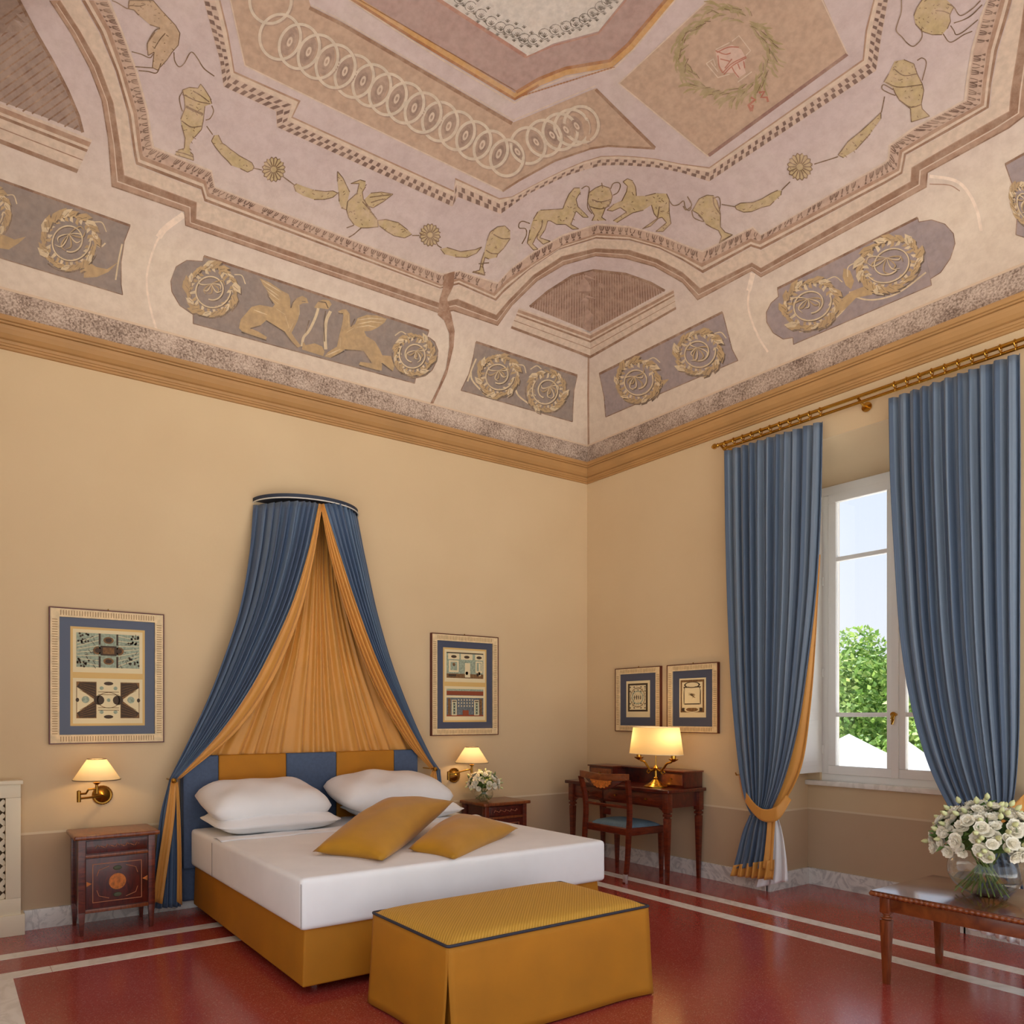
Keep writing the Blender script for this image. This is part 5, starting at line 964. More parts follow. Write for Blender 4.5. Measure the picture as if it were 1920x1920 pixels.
for sgn, yy in ((1, -0.074), (-1, -0.066)):
    for k in range(-8, 22):
        c = q0 + k * 0.085; pts = []
        z_a, z_b = r0, r1; xa_, xb_ = (c, c + (r1 - r0)) if sgn == 1 else (c, c - (r1 - r0))
        if sgn == -1: xa_, xb_ = xa_ + 0.0, xb_
        P = []
        for s_ in np.linspace(0, 1, 60):
            x_, z_ = xa_ + (xb_ - xa_) * s_, r0 + (r1 - r0) * s_
            if q0 <= x_ <= q1: P.append((x_, z_))
        if len(P) < 3: continue
        (x_a, z_a), (x_b, z_b) = P[0], P[-1]; w_ = 0.014 / math.sqrt(2); 
        MB().prism([(x_a - w_ * sgn * 1, z_a + w_), (x_a + w_ * sgn, z_a - w_), (x_b + w_ * sgn, z_b - w_), (x_b - w_ * sgn, z_b + w_)], 'y', yy - 0.004, yy + 0.004).build('lattice_slat', M_cream_paint, rc_)
# ------------------------------------------------------------------ draperies
def drape(name, outer, inner, at, dO, dI, folds, amp, mat, parent, nu=90, nv=44, bulge=(0, 0), uvw=1.0, phase=0.0, thick=0.004, wob=0.5, v0=0.0):
    O, I = crom(outer, nv), crom(inner, nv); ax = np.array([0, -1.0, 0]) if at is atL else np.array([-1.0, 0, 0])
    rows = []
    for j in range(nv + 1):
        t = j / nv; a = float(np.interp(t, np.linspace(0, 1, len(dO)), dO)); b = float(np.interp(t, np.linspace(0, 1, len(dI)), dI)); rows.append((at(*O[j], a), at(*I[j], b)))
    am = amp if isinstance(amp, (list, tuple)) else [amp, amp]; bl = bulge
    def fn(u, v):
        j = int(round(v * nv)); o, i = rows[j]; q = o + (i - o) * u
        ph_ = 2 * PI * folds * u + phase + wob * math.sin(3.1 * u * folds / 2 + 1.7) + 0.5 * math.sin(2.2 * v + 5 * u)
        f = math.sin(ph_) + 0.35 * math.sin(2.1 * ph_ + 1.0)
        return q + ax * (float(np.interp(v, np.linspace(0, 1, len(am)), am)) * f + float(np.interp(v, np.linspace(0, 1, len(bl)), bl)) * math.sin(PI * u))
    return sheet(name, fn, nu, nv, mat, parent, (uvw, 1), thick)
can = thing('bed_canopy', (-3.095, -0.02, 0), 'blue and gold half-crown canopy hanging over the headboard', 'canopy')
cxk, hw, dpk, zk = -3.095, 0.435, 0.33, 3.045
m = MB(); arc = [(cxk + hw * math.cos(PI + PI * k / 30), dpk * math.sin(PI + PI * k / 30)) for k in range(31)]
m.prism([(x, min(0, y)) for x, y in arc], 'z', zk - 0.012, zk + 0.012); m.build('crown_board', plain('dark_navy', (38, 48, 66), 0.6), can)
MB().tube([(x, y - 0.004, zk - 0.02) for x, y in arc], 0.005, 6).build('crown_trim', plain('pale_trim', (214, 210, 200), 0.6), can)
Lo = [(474, 948), (466, 1040), (448, 1140), (420, 1230), (385, 1320), (345, 1405), (317, 1462)]; Li = [(598, 944), (578, 1035), (550, 1125), (515, 1205), (470, 1290), (410, 1375), (331, 1460)]
drape('canopy_curtain', Lo, Li, atL, [0.02, 0.09, 0.13, 0.14, 0.14, 0.13, 0.12], [0.33, 0.33, 0.31, 0.28, 0.25, 0.20, 0.15], 9, [0.014, 0.024, 0.024, 0.020, 0.016, 0.011, 0.006], M_blue_canopy, can, bulge=[0.10, 0.06, 0.02, 0, 0], uvw=1.3, nu=130)
drape('canopy_lining', Li, [(604, 946), (590, 1035), (570, 1125), (543, 1205), (503, 1290), (440, 1375), (338, 1460)], atL, [0.335, 0.33, 0.31, 0.28, 0.25, 0.20, 0.15], [0.30, 0.27, 0.24, 0.20, 0.17, 0.14, 0.12], 2, [0.003, 0.010, 0.006], M_gold_fab, can, nu=24, phase=1.5)
drape('canopy_tail', [(317, 1462), (300, 1530), (290, 1620), (285, 1704)], [(332, 1460), (337, 1530), (339, 1620), (339, 1700)], atL, [0.12, 0.15], [0.13, 0.15], 5, [0.006, 0.016], M_blue_canopy, can, uvw=1.0, nu=60, nv=24)
drape('canopy_tail_lining', [(320, 1466), (310, 1530), (297, 1610), (286, 1690)], [(330, 1466), (327, 1530), (316, 1610), (304, 1695)], atL, [0.15, 0.185], [0.15, 0.185], 1.5, [0.004, 0.008], M_gold_fab, can, nu=24, nv=20)
drape('canopy_tail_lining', [(329, 1466), (331, 1530), (332, 1610), (331, 1690)], [(334, 1466), (338, 1530), (340, 1610), (341, 1697)], atL, [0.14, 0.17], [0.14, 0.17], 1, [0.003, 0.006], M_gold_fab, can, nu=12, nv=20)
Ro = [(667, 960), (684, 1050), (706, 1150), (736, 1250), (773, 1345), (806, 1415), (824, 1443)]; Ri = [(607, 944), (637, 1040), (670, 1140), (706, 1235), (748, 1325), (792, 1405), (816, 1443)]
drape('canopy_curtain', Ro, Ri, atL, [0.02, 0.09, 0.13, 0.14, 0.14, 0.13, 0.12], [0.33, 0.32, 0.30, 0.27, 0.22, 0.18, 0.15], 8, [0.014, 0.020, 0.016, 0.012, 0.008, 0.005], M_blue_canopy, can, bulge=[0.09, 0.05, 0.02, 0, 0], uvw=1.0)
drape('canopy_lining', Ri, [(601, 946), (618, 1040), (644, 1135), (675, 1225), (712, 1310), (762, 1392), (808, 1443)], atL, [0.33, 0.32, 0.30, 0.27, 0.22, 0.18, 0.15], [0.30, 0.27, 0.23, 0.19, 0.15, 0.13, 0.12], 4, [0.003, 0.012, 0.012, 0.006], M_gold_fab, can, nu=40, phase=1.5)
drape('canopy_tail', [(825, 1442), (829, 1490), (834, 1600), (838, 1650)], [(815, 1442), (810, 1490), (806, 1600), (804, 1650)], atL, [0.12, 0.13], [0.12, 0.13], 3, [0.004, 0.01], M_blue_canopy, can, nu=40, nv=20)
drape('canopy_tail_lining', [(817, 1444), (822, 1490), (824, 1600)], [(811, 1444), (797, 1490), (794, 1600)], atL, [0.15, 0.165], [0.15, 0.165], 3, [0.004, 0.009], M_gold_fab, can, nu=30, nv=20)
drape('back_drape', [(565, 965), (545, 1090), (500, 1220), (448, 1320), (392, 1420)], [(640, 970), (655, 1090), (700, 1220), (748, 1320), (800, 1420)], atL, [0.03, 0.05, 0.06], [0.03, 0.05, 0.06], 15, [0.006, 0.012, 0.018, 0.016, 0.022], M_gold_fab, can, nu=150, nv=50, wob=1.6)
for px_ in ((326, 1464), (816, 1442)):
    c = atL(*px_, 0.19); MB().lathe([(0.0, -0.02), (0.014, -0.015), (0.02, 0.0), (0.014, 0.015), (0.0, 0.02)], tuple(c), 14).tube([tuple(c), (c[0], 0.0, c[2])], 0.006, 8).build('holdback_knob', M_brass, can, smooth=True)
# window curtains
CT = 'blue striped curtains at the window'
cl = thing('curtain', (-0.12, -2.05, 0), 'blue striped curtain beside the desk, tied back low with a gold band', 'curtain', CT)
Wo = [(1360, 846), (1363, 1000), (1367, 1150), (1374, 1300), (1386, 1430), (1398, 1500), (1410, 1530)]; Wi = [(1541, 790), (1537, 950), (1530, 1090), (1515, 1230), (1496, 1360), (1470, 1460), (1440, 1530)]
drape('curtain_panel', Wo, Wi, atR, [0.14, 0.15, 0.16], [0.14, 0.15, 0.16], 11, [0.018, 0.026, 0.025, 0.022, 0.018, 0.013, 0.010], M_blue, cl, nu=150, nv=60, uvw=1.6)
drape('lining_edge', [(1536, 1040), (1521, 1200), (1502, 1330), (1478, 1440), (1443, 1527)], [(1538, 1040), (1530, 1200), (1520, 1330), (1503, 1440), (1462, 1524)], atR, [0.11, 0.12], [0.10, 0.11], 1.2, [0.003, 0.006], M_gold_fab, cl, nu=20, nv=40)
drape('curtain_tail', [(1407, 1528), (1394, 1560), (1384, 1600), (1377, 1628)], [(1441, 1528), (1441, 1560), (1438, 1600), (1434, 1628)], atR, [0.16, 0.17], [0.16, 0.17], 5, [0.010, 0.022], M_blue, cl, nu=70, nv=24, uvw=0.9)
drape('gold_hem', [(1378, 1622), (1375, 1632), (1372, 1642)], [(1450, 1612), (1449, 1630), (1447, 1650)], atR, [0.172, 0.176], [0.172, 0.176], 6, [0.022, 0.026], M_gold_fab, cl, nu=80, nv=6)
drape('lining_edge', [(1440, 1528), (1438, 1560), (1434, 1600), (1430, 1628)], [(1455, 1528), (1452, 1570), (1450, 1605), (1449, 1632)], atR, [0.18, 0.19], [0.16, 0.17], 1.5, [0.004, 0.006], M_gold_fab, cl, nu=16, nv=20)
drape('white_interlining', [(1447, 1528), (1440, 1580), (1428, 1630), (1420, 1664)], [(1458, 1528), (1468, 1560), (1475, 1605), (1478, 1652)], atR, [0.10, 0.09], [0.08, 0.06], 2.5, [0.005, 0.02], M_linen, cl, nu=40, nv=24)
drape('tieback', [(1385, 1452), (1402, 1490), (1428, 1516), (1456, 1512), (1474, 1490)], [(1387, 1468), (1397, 1503), (1425, 1537), (1458, 1538), (1484, 1500)], atR, [0.04, 0.17, 0.215, 0.215, 0.16], [0.04, 0.17, 0.215, 0.215, 0.16], 0.5, [0.0, 0.0], M_gold_fab, cl, nu=6, nv=30)
c = atR(1382, 1453, 0.03); MB().tube([(0.0, c[1], c[2]), (-0.04, c[1], c[2]), (-0.05, c[1], c[2] + 0.02)], 0.005, 8).build('tieback_hook', M_brass, cl)
cr = thing('curtain', (-0.12, -3.4, 0), 'blue striped curtain at the picture edge, hanging behind the coffee table', 'curtain', CT)
Yo = [(1668, 748), (1672, 900), (1680, 1050), (1691, 1200), (1712, 1330), (1745, 1440), (1790, 1528), (1828, 1560)]; Yi = [(1911, 662), (1912, 850), (1912, 1000), (1912, 1150), (1912, 1290), (1910, 1400), (1902, 1490), (1885, 1558)]
drape('curtain_panel', Yo, Yi, atR, [0.14, 0.15, 0.16], [0.14, 0.15, 0.16], 11, [0.018, 0.026, 0.026, 0.024, 0.020, 0.016, 0.012, 0.010], M_blue, cr, nu=150, nv=60, uvw=1.6)
drape('tieback', [(1838, 1538), (1890, 1514), (1915, 1494), (1930, 1478)], [(1842, 1560), (1895, 1546), (1918, 1522), (1933, 1502)], atR, [0.20, 0.21, 0.18, 0.04], [0.20, 0.21, 0.18, 0.04], 0.5, [0, 0], M_gold_fab, cr, nu=6, nv=24)
drape('curtain_tail', [(1826, 1558), (1840, 1620), (1846, 1690), (1848, 1735)], [(1886, 1556), (1908, 1620), (1922, 1690), (1928, 1735)], atR, [0.16, 0.17], [0.16, 0.17], 5, [0.010, 0.022], M_blue, cr, nu=70, nv=24, uvw=0.9)
drape('white_interlining', [(1824, 1660), (1820, 1700), (1818, 1742)], [(1912, 1660), (1914, 1710), (1914, 1772)], atR, [0.22, 0.24], [0.22, 0.24], 4, [0.01, 0.02], M_linen, cr, nu=40, nv=12)
# curtain rod
rod = thing('curtain_rod', (-0.13, -2.7, 3.6), 'brass double curtain rod with rings and finial above the window', 'curtain rod')
MB().tube([(-0.135, -1.62, 3.632), (-0.135, -3.80, 3.632)], 0.013, 12).build('rod', M_brass, rod, smooth=True); MB().tube([(-0.105, -1.66, 3.600), (-0.105, -3.80, 3.600)], 0.011, 12).build('rod', M_brass, rod, smooth=True)
MB().lathe([(0.0, -0.05), (0.01, -0.046), (0.02, -0.03), (0.022, -0.015), (0.012, 0.0), (0.018, 0.008), (0.013, 0.02)], (-0.135, 0, 0), 14).mesh('f')
m = MB(); m.lathe([(0.013, -0.02), (0.018, -0.008), (0.012, 0.0), (0.022, 0.014), (0.022, 0.028), (0.012, 0.044), (0.0, 0.05)], (0, 0, 0), 14, 'y'); fm = m.mesh('finial'); fm.transform(Matrix.Translation((-0.135, -1.62, 3.632)) @ Matrix.Rotation(PI, 4, 'Z')); link('finial', fm, M_brass, rod, True)
ringm = MB().tube([(0.021 * math.cos(2 * PI * k / 18), 0, 0.021 * math.sin(2 * PI * k / 18)) for k in range(18)], 0.0045, 7, closed=True).tube([(0, 0, -0.021), (0, 0, -0.042)], 0.003, 6).mesh('curtain_ring'); ringm.materials.append(M_brass)
for p_ in ringm.polygons: p_.use_smooth = True
for y in [-1.70 - 0.079 * k for k in range(11)] + [-3.0 - 0.075 * k for k in range(10)]: instance(ringm, 'curtain_ring', rod, Matrix.Translation((-0.135, y, 3.625)))
for y in (-1.66, -2.76, -3.76):
    m = MB(); m.tube([(0.0, y, 3.585), (-0.06, y, 3.585), (-0.10, y, 3.60), (-0.135, y, 3.62)], 0.009, 8); m.lathe([(0.0, -0.002), (0.034, 0.0), (0.034, 0.008), (0.02, 0.02), (0.0, 0.024)], (-0.024, y, 3.585), 18, 'x'); m.build('bracket', M_brass, rod, smooth=True)
# ------------------------------------------------------------------ writing desk
desk = thing('writing_desk', (-0.27, -0.84, 0), 'mahogany writing desk with raised drawer ends against the window wall', 'desk')
dx0, dx1, dy0, dy1, DH = -0.50, -0.025, -1.42, -0.24, 0.782
box('desk_top', (dx0 - 0.02, dx1, dy0 - 0.02, dy1 + 0.02, DH - 0.03, DH), M_mah_h, desk, bev=0.009, seg=3)
m = MB(); ap = 0.13
m.box(dx0 + 0.035, dx0 + 0.055, dy0 + 0.03, dy1 - 0.03, DH - ap - 0.03, DH - 0.03); m.box(dx1 - 0.04, dx1 - 0.02, dy0 + 0.03, dy1 - 0.03, DH - ap - 0.03, DH - 0.03)
m.box(dx0 + 0.03, dx1 - 0.03, dy0 + 0.035, dy0 + 0.055, DH - ap - 0.03, DH - 0.03); m.box(dx0 + 0.03, dx1 - 0.03, dy1 - 0.055, dy1 - 0.035, DH - ap - 0.03, DH - 0.03)
m.build('apron', M_mah_h, desk)
for (a, b) in ((dy0 + 0.07, dy0 + 0.42), (dy0 + 0.44, dy1 - 0.44), (dy1 - 0.42, dy1 - 0.07)):
    d = box('drawer', (dx0 + 0.026, dx0 + 0.045, a, b, DH - ap - 0.01, DH - 0.045), M_mah, desk, bev=0.003)
    MB().lathe([(0.0, -0.02), (0.01, -0.018), (0.007, -0.006), (0.007, 0.004)], (dx0 + 0.026, (a + b) / 2, DH - 0.095), 12, 'x').build('knob', M_dkbrass, d, smooth=True)
for x in (dx0 + 0.035, dx1 - 0.035):
    for y in (dy0 + 0.035, dy1 - 0.035):
        m = MB(); m.frus(x, y, 0.0, 0.54, 0.013, 0.024); m.frus(x, y, 0.54, 0.555, 0.018, 0.018); m.frus(x, y, 0.555, 0.575, 0.027, 0.027); m.frus(x, y, 0.575, 0.59, 0.019, 0.019); m.frus(x, y, 0.59, DH - 0.03, 0.029, 0.029); m.build('leg', M_mah, desk, bev=0.0025)
for (y, s) in ((dy0 + 0.06, 1), (dy1 - 0.06, -1)):
    MB().prism([(y, DH - ap - 0.03), (y + s * 0.06, DH - ap - 0.03), (y + s * 0.03, DH - ap - 0.045), (y + s * 0.008, DH - ap - 0.065), (y, DH - ap - 0.09)], 'x', dx0 + 0.025, dx0 + 0.045).build('corner_bracket', M_mah, desk)
hz = 0.925
for (a, b, w) in ((dy1 - 0.36, dy1 - 0.06, 0), (dy0 + 0.02, dy0 + 0.26, 1)):
    box('drawer_unit', (-0.27, dx1 - 0.005, a, b, DH, hz - 0.012), M_mah_h, desk, bev=0.002)
    d = box('drawer', (-0.276, -0.26, a + 0.018, b - 0.018, DH + 0.022, hz - 0.028), M_walnut, desk, bev=0.003); MB().lathe([(0.0, -0.022), (0.009, -0.02), (0.006, -0.008), (0.006, 0.002)], (-0.276, (a + b) / 2, (DH + hz) / 2), 12, 'x').build('knob', M_dkbrass, d, smooth=True)
    box('unit_top', (-0.285, dx1, a - 0.012, b + 0.012, hz - 0.013, hz), M_mah, desk, bev=0.004)
box('hutch_back', (-0.06, dx1 - 0.002, dy0 + 0.25, dy1 - 0.35, DH, hz - 0.012), M_mah_h, desk); box('hutch_shelf', (-0.17, dx1, dy0 + 0.25, dy1 - 0.35, hz - 0.013, hz), M_mah, desk, bev=0.003)
# ------------------------------------------------------------------ desk chair
ch = thing('desk_chair', (-0.52, -0.94, 0), 'mahogany chair with fan-inlaid back and teal seat at the desk', 'chair')
cy0, cy1, cxb, cxf = -1.185, -0.69, -0.71, -0.30
def cush_fn(u, v):
    a, b = 2 * u - 1, 2 * v - 1; r = max(abs(a), abs(b)); t = max(0, (1 - abs(a) ** 3.5) * (1 - abs(b) ** 3.5)) ** 0.5
    q = 1 - 0.05 * (a * a * b * b); w = 0.245 + 0.02 * a
    return (-0.49 + 0.20 * a * q, -0.9375 + w * b * q, 0.448 + 0.045 * t)
sheet('seat_cushion', cush_fn, 26, 26, M_seat, ch)
m = MB(); m.add([(-0.70, cy0 + 0.0, 0.385), (-0.28, cy0 - 0.02, 0.385), (-0.28, cy1 + 0.02, 0.385), (-0.70, cy1, 0.385), (-0.70, cy0, 0.45), (-0.28, cy0 - 0.02, 0.45), (-0.28, cy1 + 0.02, 0.45), (-0.70, cy1, 0.45)], [(0, 3, 2, 1), (4, 5, 6, 7), (0, 1, 5, 4), (1, 2, 6, 5), (2, 3, 7, 6), (3, 0, 4, 7)])
m.build('seat_frame', M_mah, ch, bev=0.012, seg=3)
for y in (cy0 - 0.005, cy1 + 0.005):
    m = MB(); m.frus(-0.305, y, 0.0, 0.39, 0.012, 0.021); m.build('leg', M_mah, ch, bev=0.002)
    s_ = 1 if y < -0.9 else -1
    pts = [(-0.755, y, 0.0), (-0.725, y, 0.2), (-0.71, y, 0.42), (-0.70, y, 0.55), (-0.71, y - s_ * 0.004, 0.70), (-0.745, y - s_ * 0.02, 0.86)]
    C2 = crom(pts, 24); m = MB()
    for i in range(24):
        p0, p1 = C2[i], C2[i + 1]; r0_, r1_ = 0.013 + 0.007 * min(1, i / 8), 0.013 + 0.007 * min(1, (i + 1) / 8)
        m.add([(p0[0] - r0_, p0[1] - 0.014, p0[2]), (p0[0] + r0_, p0[1] - 0.014, p0[2]), (p0[0] + r0_, p0[1] + 0.014, p0[2]), (p0[0] - r0_, p0[1] + 0.014, p0[2]), (p1[0] - r1_, p1[1] - 0.014, p1[2]), (p1[0] + r1_, p1[1] - 0.014, p1[2]), (p1[0] + r1_, p1[1] + 0.014, p1[2]), (p1[0] - r1_, p1[1] + 0.014, p1[2])], [(0, 3, 2, 1), (4, 5, 6, 7), (0, 1, 5, 4), (1, 2, 6, 5), (2, 3, 7, 6), (3, 0, 4, 7)])
    lg = m.build('leg', M_mah, ch)
    if s_ == 1: tag(MB().frus(-0.752, y, 0.0, 0.075, 0.0145, 0.0145, 0.0155, 0.0155).build('foot_sleeve', M_steel, lg, bev=0.002), 'bright metal sleeve at the foot')
def curved(name, z0, z1, y0, y1, xb, bow, mat, th=0.016, top=None):
    n = 16; vs = []
    for i in range(n + 1):
        t = i / n; y = y0 + (y1 - y0) * t; x = xb - bow * math.sin(PI * t); za, zb = z0(t) if callable(z0) else z0, z1(t) if callable(z1) else z1
        vs += [(x - th / 2, y, za), (x + th / 2, y, za), (x + th / 2, y, zb), (x - th / 2, y, zb)]
    fs = [(i * 4 + k, i * 4 + (k + 1) % 4, i * 4 + 4 + (k + 1) % 4, i * 4 + 4 + k) for i in range(n) for k in range(4)] + [(0, 1, 2, 3), (n * 4, n * 4 + 3, n * 4 + 2, n * 4 + 1)]
    return MB().add(vs, fs).build(name, mat, ch, bev=0.003)
curved('crest_rail', lambda t: 0.855 - 0.012 * math.sin(PI * t), lambda t: 0.905 + 0.006 * math.cos(2 * PI * t), cy0 - 0.03, cy1 + 0.03, -0.742, 0.035, M_walnut, 0.022)
curved('fan_panel', lambda t: 0.845 - 0.085 * math.sin(PI * t), 0.86, cy0 + 0.03, cy1 - 0.03, -0.735, 0.033, M_mah_h, 0.014)
curved('back_rail', 0.615, 0.64, cy0 + 0.005, cy1 - 0.005, -0.705, 0.012, M_mah, 0.016); curved('back_rail', 0.545, 0.60, (cy0 + cy1) / 2 - 0.04, (cy0 + cy1) / 2 + 0.04, -0.70, 0.0, M_mah_h, 0.012)
m = MB(); yc = (cy0 + cy1) / 2
for k in range(9):
    a0, a1 = PI + PI * k / 9, PI + PI * (k + 0.92) / 9; am_ = (a0 + a1) / 2
    m.prism([(yc, 0.852), (yc + 0.115 * math.cos(a0), 0.852 + 0.072 * math.sin(a0)), (yc + 0.122 * math.cos(am_), 0.852 + 0.080 * math.sin(am_)), (yc + 0.115 * math.cos(a1), 0.852 + 0.072 * math.sin(a1))], 'x', -0.781, -0.770)
m.build('fan_inlay', M_inlay, ch)
# ------------------------------------------------------------------ candelabrum desk lamp
lx, ly = -0.375, -1.19
dl = thing('table_lamp', (lx, ly, DH), 'brass two-branch table lamp with oval ivory shade on the desk', 'lamp')
MB().lathe([(0.0, 0.0), (0.098, 0.0), (0.10, 0.012), (0.088, 0.02), (0.07, 0.026), (0.062, 0.034), (0.045, 0.045), (0.03, 0.06), (0.017, 0.07), (0.022, 0.08), (0.012, 0.09), (0.011, 0.14), (0.02, 0.15), (0.024, 0.165), (0.014, 0.18), (0.006, 0.19), (0.0045, 0.19), (0.0045, 0.43), (0.0, 0.43)], (lx, ly, DH), 28).build('stem', M_brass, dl, smooth=True)
for s in (-1, 1):
    P = crom([(lx, ly + s * 0.012, DH + 0.155), (lx, ly + s * 0.05, DH + 0.14), (lx, ly + s * 0.085, DH + 0.17), (lx, ly + s * 0.12, DH + 0.21), (lx, ly + s * 0.165, DH + 0.225), (lx, ly + s * 0.185, DH + 0.26)], 24)
    m = MB().tube([tuple(q) for q in P], 0.0095, 8); m.tube([tuple(q) for q in crom([(lx, ly + s * 0.05, DH + 0.14), (lx, ly + s * 0.075, DH + 0.115), (lx, ly + s * 0.095, DH + 0.13), (lx, ly + s * 0.08, DH + 0.145)], 12)], 0.005, 8)
    ar = m.build('branch', M_brass, dl, smooth=True)
    MB().lathe([(0.0, -0.012), (0.014, -0.006), (0.036, 0.008), (0.042, 0.016), (0.02, 0.02), (0.022, 0.055), (0.027, 0.06), (0.0, 0.062)], (lx, ly + s * 0.185, DH + 0.235), 16).build('candle_cup', M_brass, ar, smooth=True)
    MB().lathe([(0.0, 0.0), (0.011, 0.0), (0.011, 0.06), (0.0, 0.06)], (lx, ly + s * 0.185, DH + 0.315), 12).build('candle_tube', M_cream_paint, ar, smooth=True)
    bulb('bulb', (lx, ly + s * 0.15, DH + 0.43), 1.2, dl, 0.025)
sz0, sz1 = DH + 0.285, DH + 0.515; sv = []
sh = MB().lathe([(1.0, sz0), (0.86, sz1)], (lx, ly, 0), 48, sx=0.15, sy=0.262, cap=False).build('lamp_shade', M_shade2, dl, smooth=True)
MB().tube([(lx + 0.15 * math.cos(2 * PI * k / 48), ly + 0.262 * math.sin(2 * PI * k / 48), sz0) for k in range(48)], 0.003, 6, closed=True).tube([(lx + 0.129 * math.cos(2 * PI * k / 48), ly + 0.2253 * math.sin(2 * PI * k / 48), sz1) for k in range(48)], 0.003, 6, closed=True).build('shade_trim', M_cream_paint, sh)
# ------------------------------------------------------------------ coffee table
tb = thing('coffee_table', (-1.09, -3.87, 0), 'low square walnut table with rope-edged top near the window', 'table')
tx0, tx1, ty0, ty1, TH_ = -1.45, -0.74, -4.26, -3.485, 0.485
box('table_top', (tx0 + 0.006, tx1 - 0.006, ty0 + 0.006, ty1 - 0.006, TH_ - 0.03, TH_), M_dark_table, tb, bev=0.006, seg=3)
def rope_edge():
    per = rrect(tx0 + 0.006, tx1 - 0.006, ty0 + 0.006, ty1 - 0.006, 0.012, TH_ - 0.016, 3); pts = []
    for a, b in zip(per, per[1:] + per[:1]):
        L = math.dist(a, b); n = max(1, int(L / 0.006)); pts += [tuple(np.array(a) + (np.array(b) - np.array(a)) * k / n) for k in range(n)]
    MB().tube(pts, [0.010 + 0.0022 * math.sin(k * PI / 2) for k in range(len(pts))], 8, closed=True).build('rope_moulding', M_walnut, tb, smooth=True)
rope_edge()
m = MB(); i_ = 0.055
for b in ((tx0 + i_, tx0 + i_ + 0.02, ty0 + i_, ty1 - i_), (tx1 - i_ - 0.02, tx1 - i_, ty0 + i_, ty1 - i_), (tx0 + i_, tx1 - i_, ty0 + i_, ty0 + i_ + 0.02), (tx0 + i_, tx1 - i_, ty1 - i_ - 0.02, ty1 - i_)): m.box(*b, TH_ - 0.105, TH_ - 0.03)
m.build('apron', M_walnut, tb, bev=0.002)
for x in (tx0 + 0.062, tx1 - 0.062):
    for y in (ty0 + 0.062, ty1 - 0.062):
        m = MB(); m.frus(x, y, TH_ - 0.115, TH_ - 0.03, 0.024, 0.024); m.frus(x, y, 0.0, 0.335, 0.014, 0.024); m.build('leg', M_walnut_v, tb, bev=0.003)
        MB().lathe([(0.018, 0.335), (0.026, 0.34), (0.026, 0.347), (0.016, 0.352), (0.016, 0.358), (0.023, 0.366), (0.023, 0.37)], (x, y, 0), 16).build('leg_collar', M_walnut, tb, smooth=True)
# ------------------------------------------------------------------ flowers
def petal_flower(r=0.03, layers=3, seed=0):
    rg = np.random.default_rng(seed); m = MB()
    for L in range(layers):
        n = 5; rr = r * (1 - 0.22 * L); tilt = 0.45 + 0.42 * L
        for k in range(n):
            a = 2 * PI * (k + 0.5 * L) / n + rg.uniform(-0.15, 0.15); ca, sa = math.cos(a), math.sin(a); vs = []
            for i in range(4):
                s = i / 3; rad = rr * s * math.cos(tilt * s * 0.9); z = rr * (s ** 1.4) * math.sin(tilt) * 0.95 + 0.002 * L
                hw_ = rr * 0.62 * math.sin(PI * min(1, 0.18 + 0.62 * s)) 
                for q in (-1, 0, 1): 
                    zz = z + (0.10 * rr if q else 0) + rg.uniform(-0.03, 0.03) * rr
                    vs.append((rad * ca - q * hw_ * sa, rad * sa + q * hw_ * ca, zz))
            m.add(vs, [(i * 3 + j, i * 3 + j + 1, i * 3 + j + 4, i * 3 + j + 3) for i in range(3) for j in range(2)])
    me = m.mesh('blossom', fix=False)
    for p_ in me.polygons: p_.use_smooth = True
    return me
def bud_mesh(r=0.012):
    me = MB().lathe([(0.0, -0.2 * r), (0.55 * r, 0.1 * r), (r, 1.0 * r), (0.75 * r, 2.0 * r), (0.0, 2.9 * r)], n=8).mesh('bud')
    for p_ in me.polygons: p_.use_smooth = True
    return me
def leaf_mesh(l=0.05, w=0.012):
    return MB().add([(0, 0, 0), (w, l * 0.4, 0.004), (0, l * 0.45, 0), (-w, l * 0.4, 0.004), (0, l, -0.008)], [(0, 1, 2), (0, 2, 3), (1, 4, 2), (2, 4, 3)]).mesh('leaf', fix=False)
def aim(d, roll=0.0):
    d = Vector(d).normalized(); return d.to_track_quat('Z', 'Y').to_matrix().to_4x4() @ Matrix.Rotation(roll, 4, 'Z')
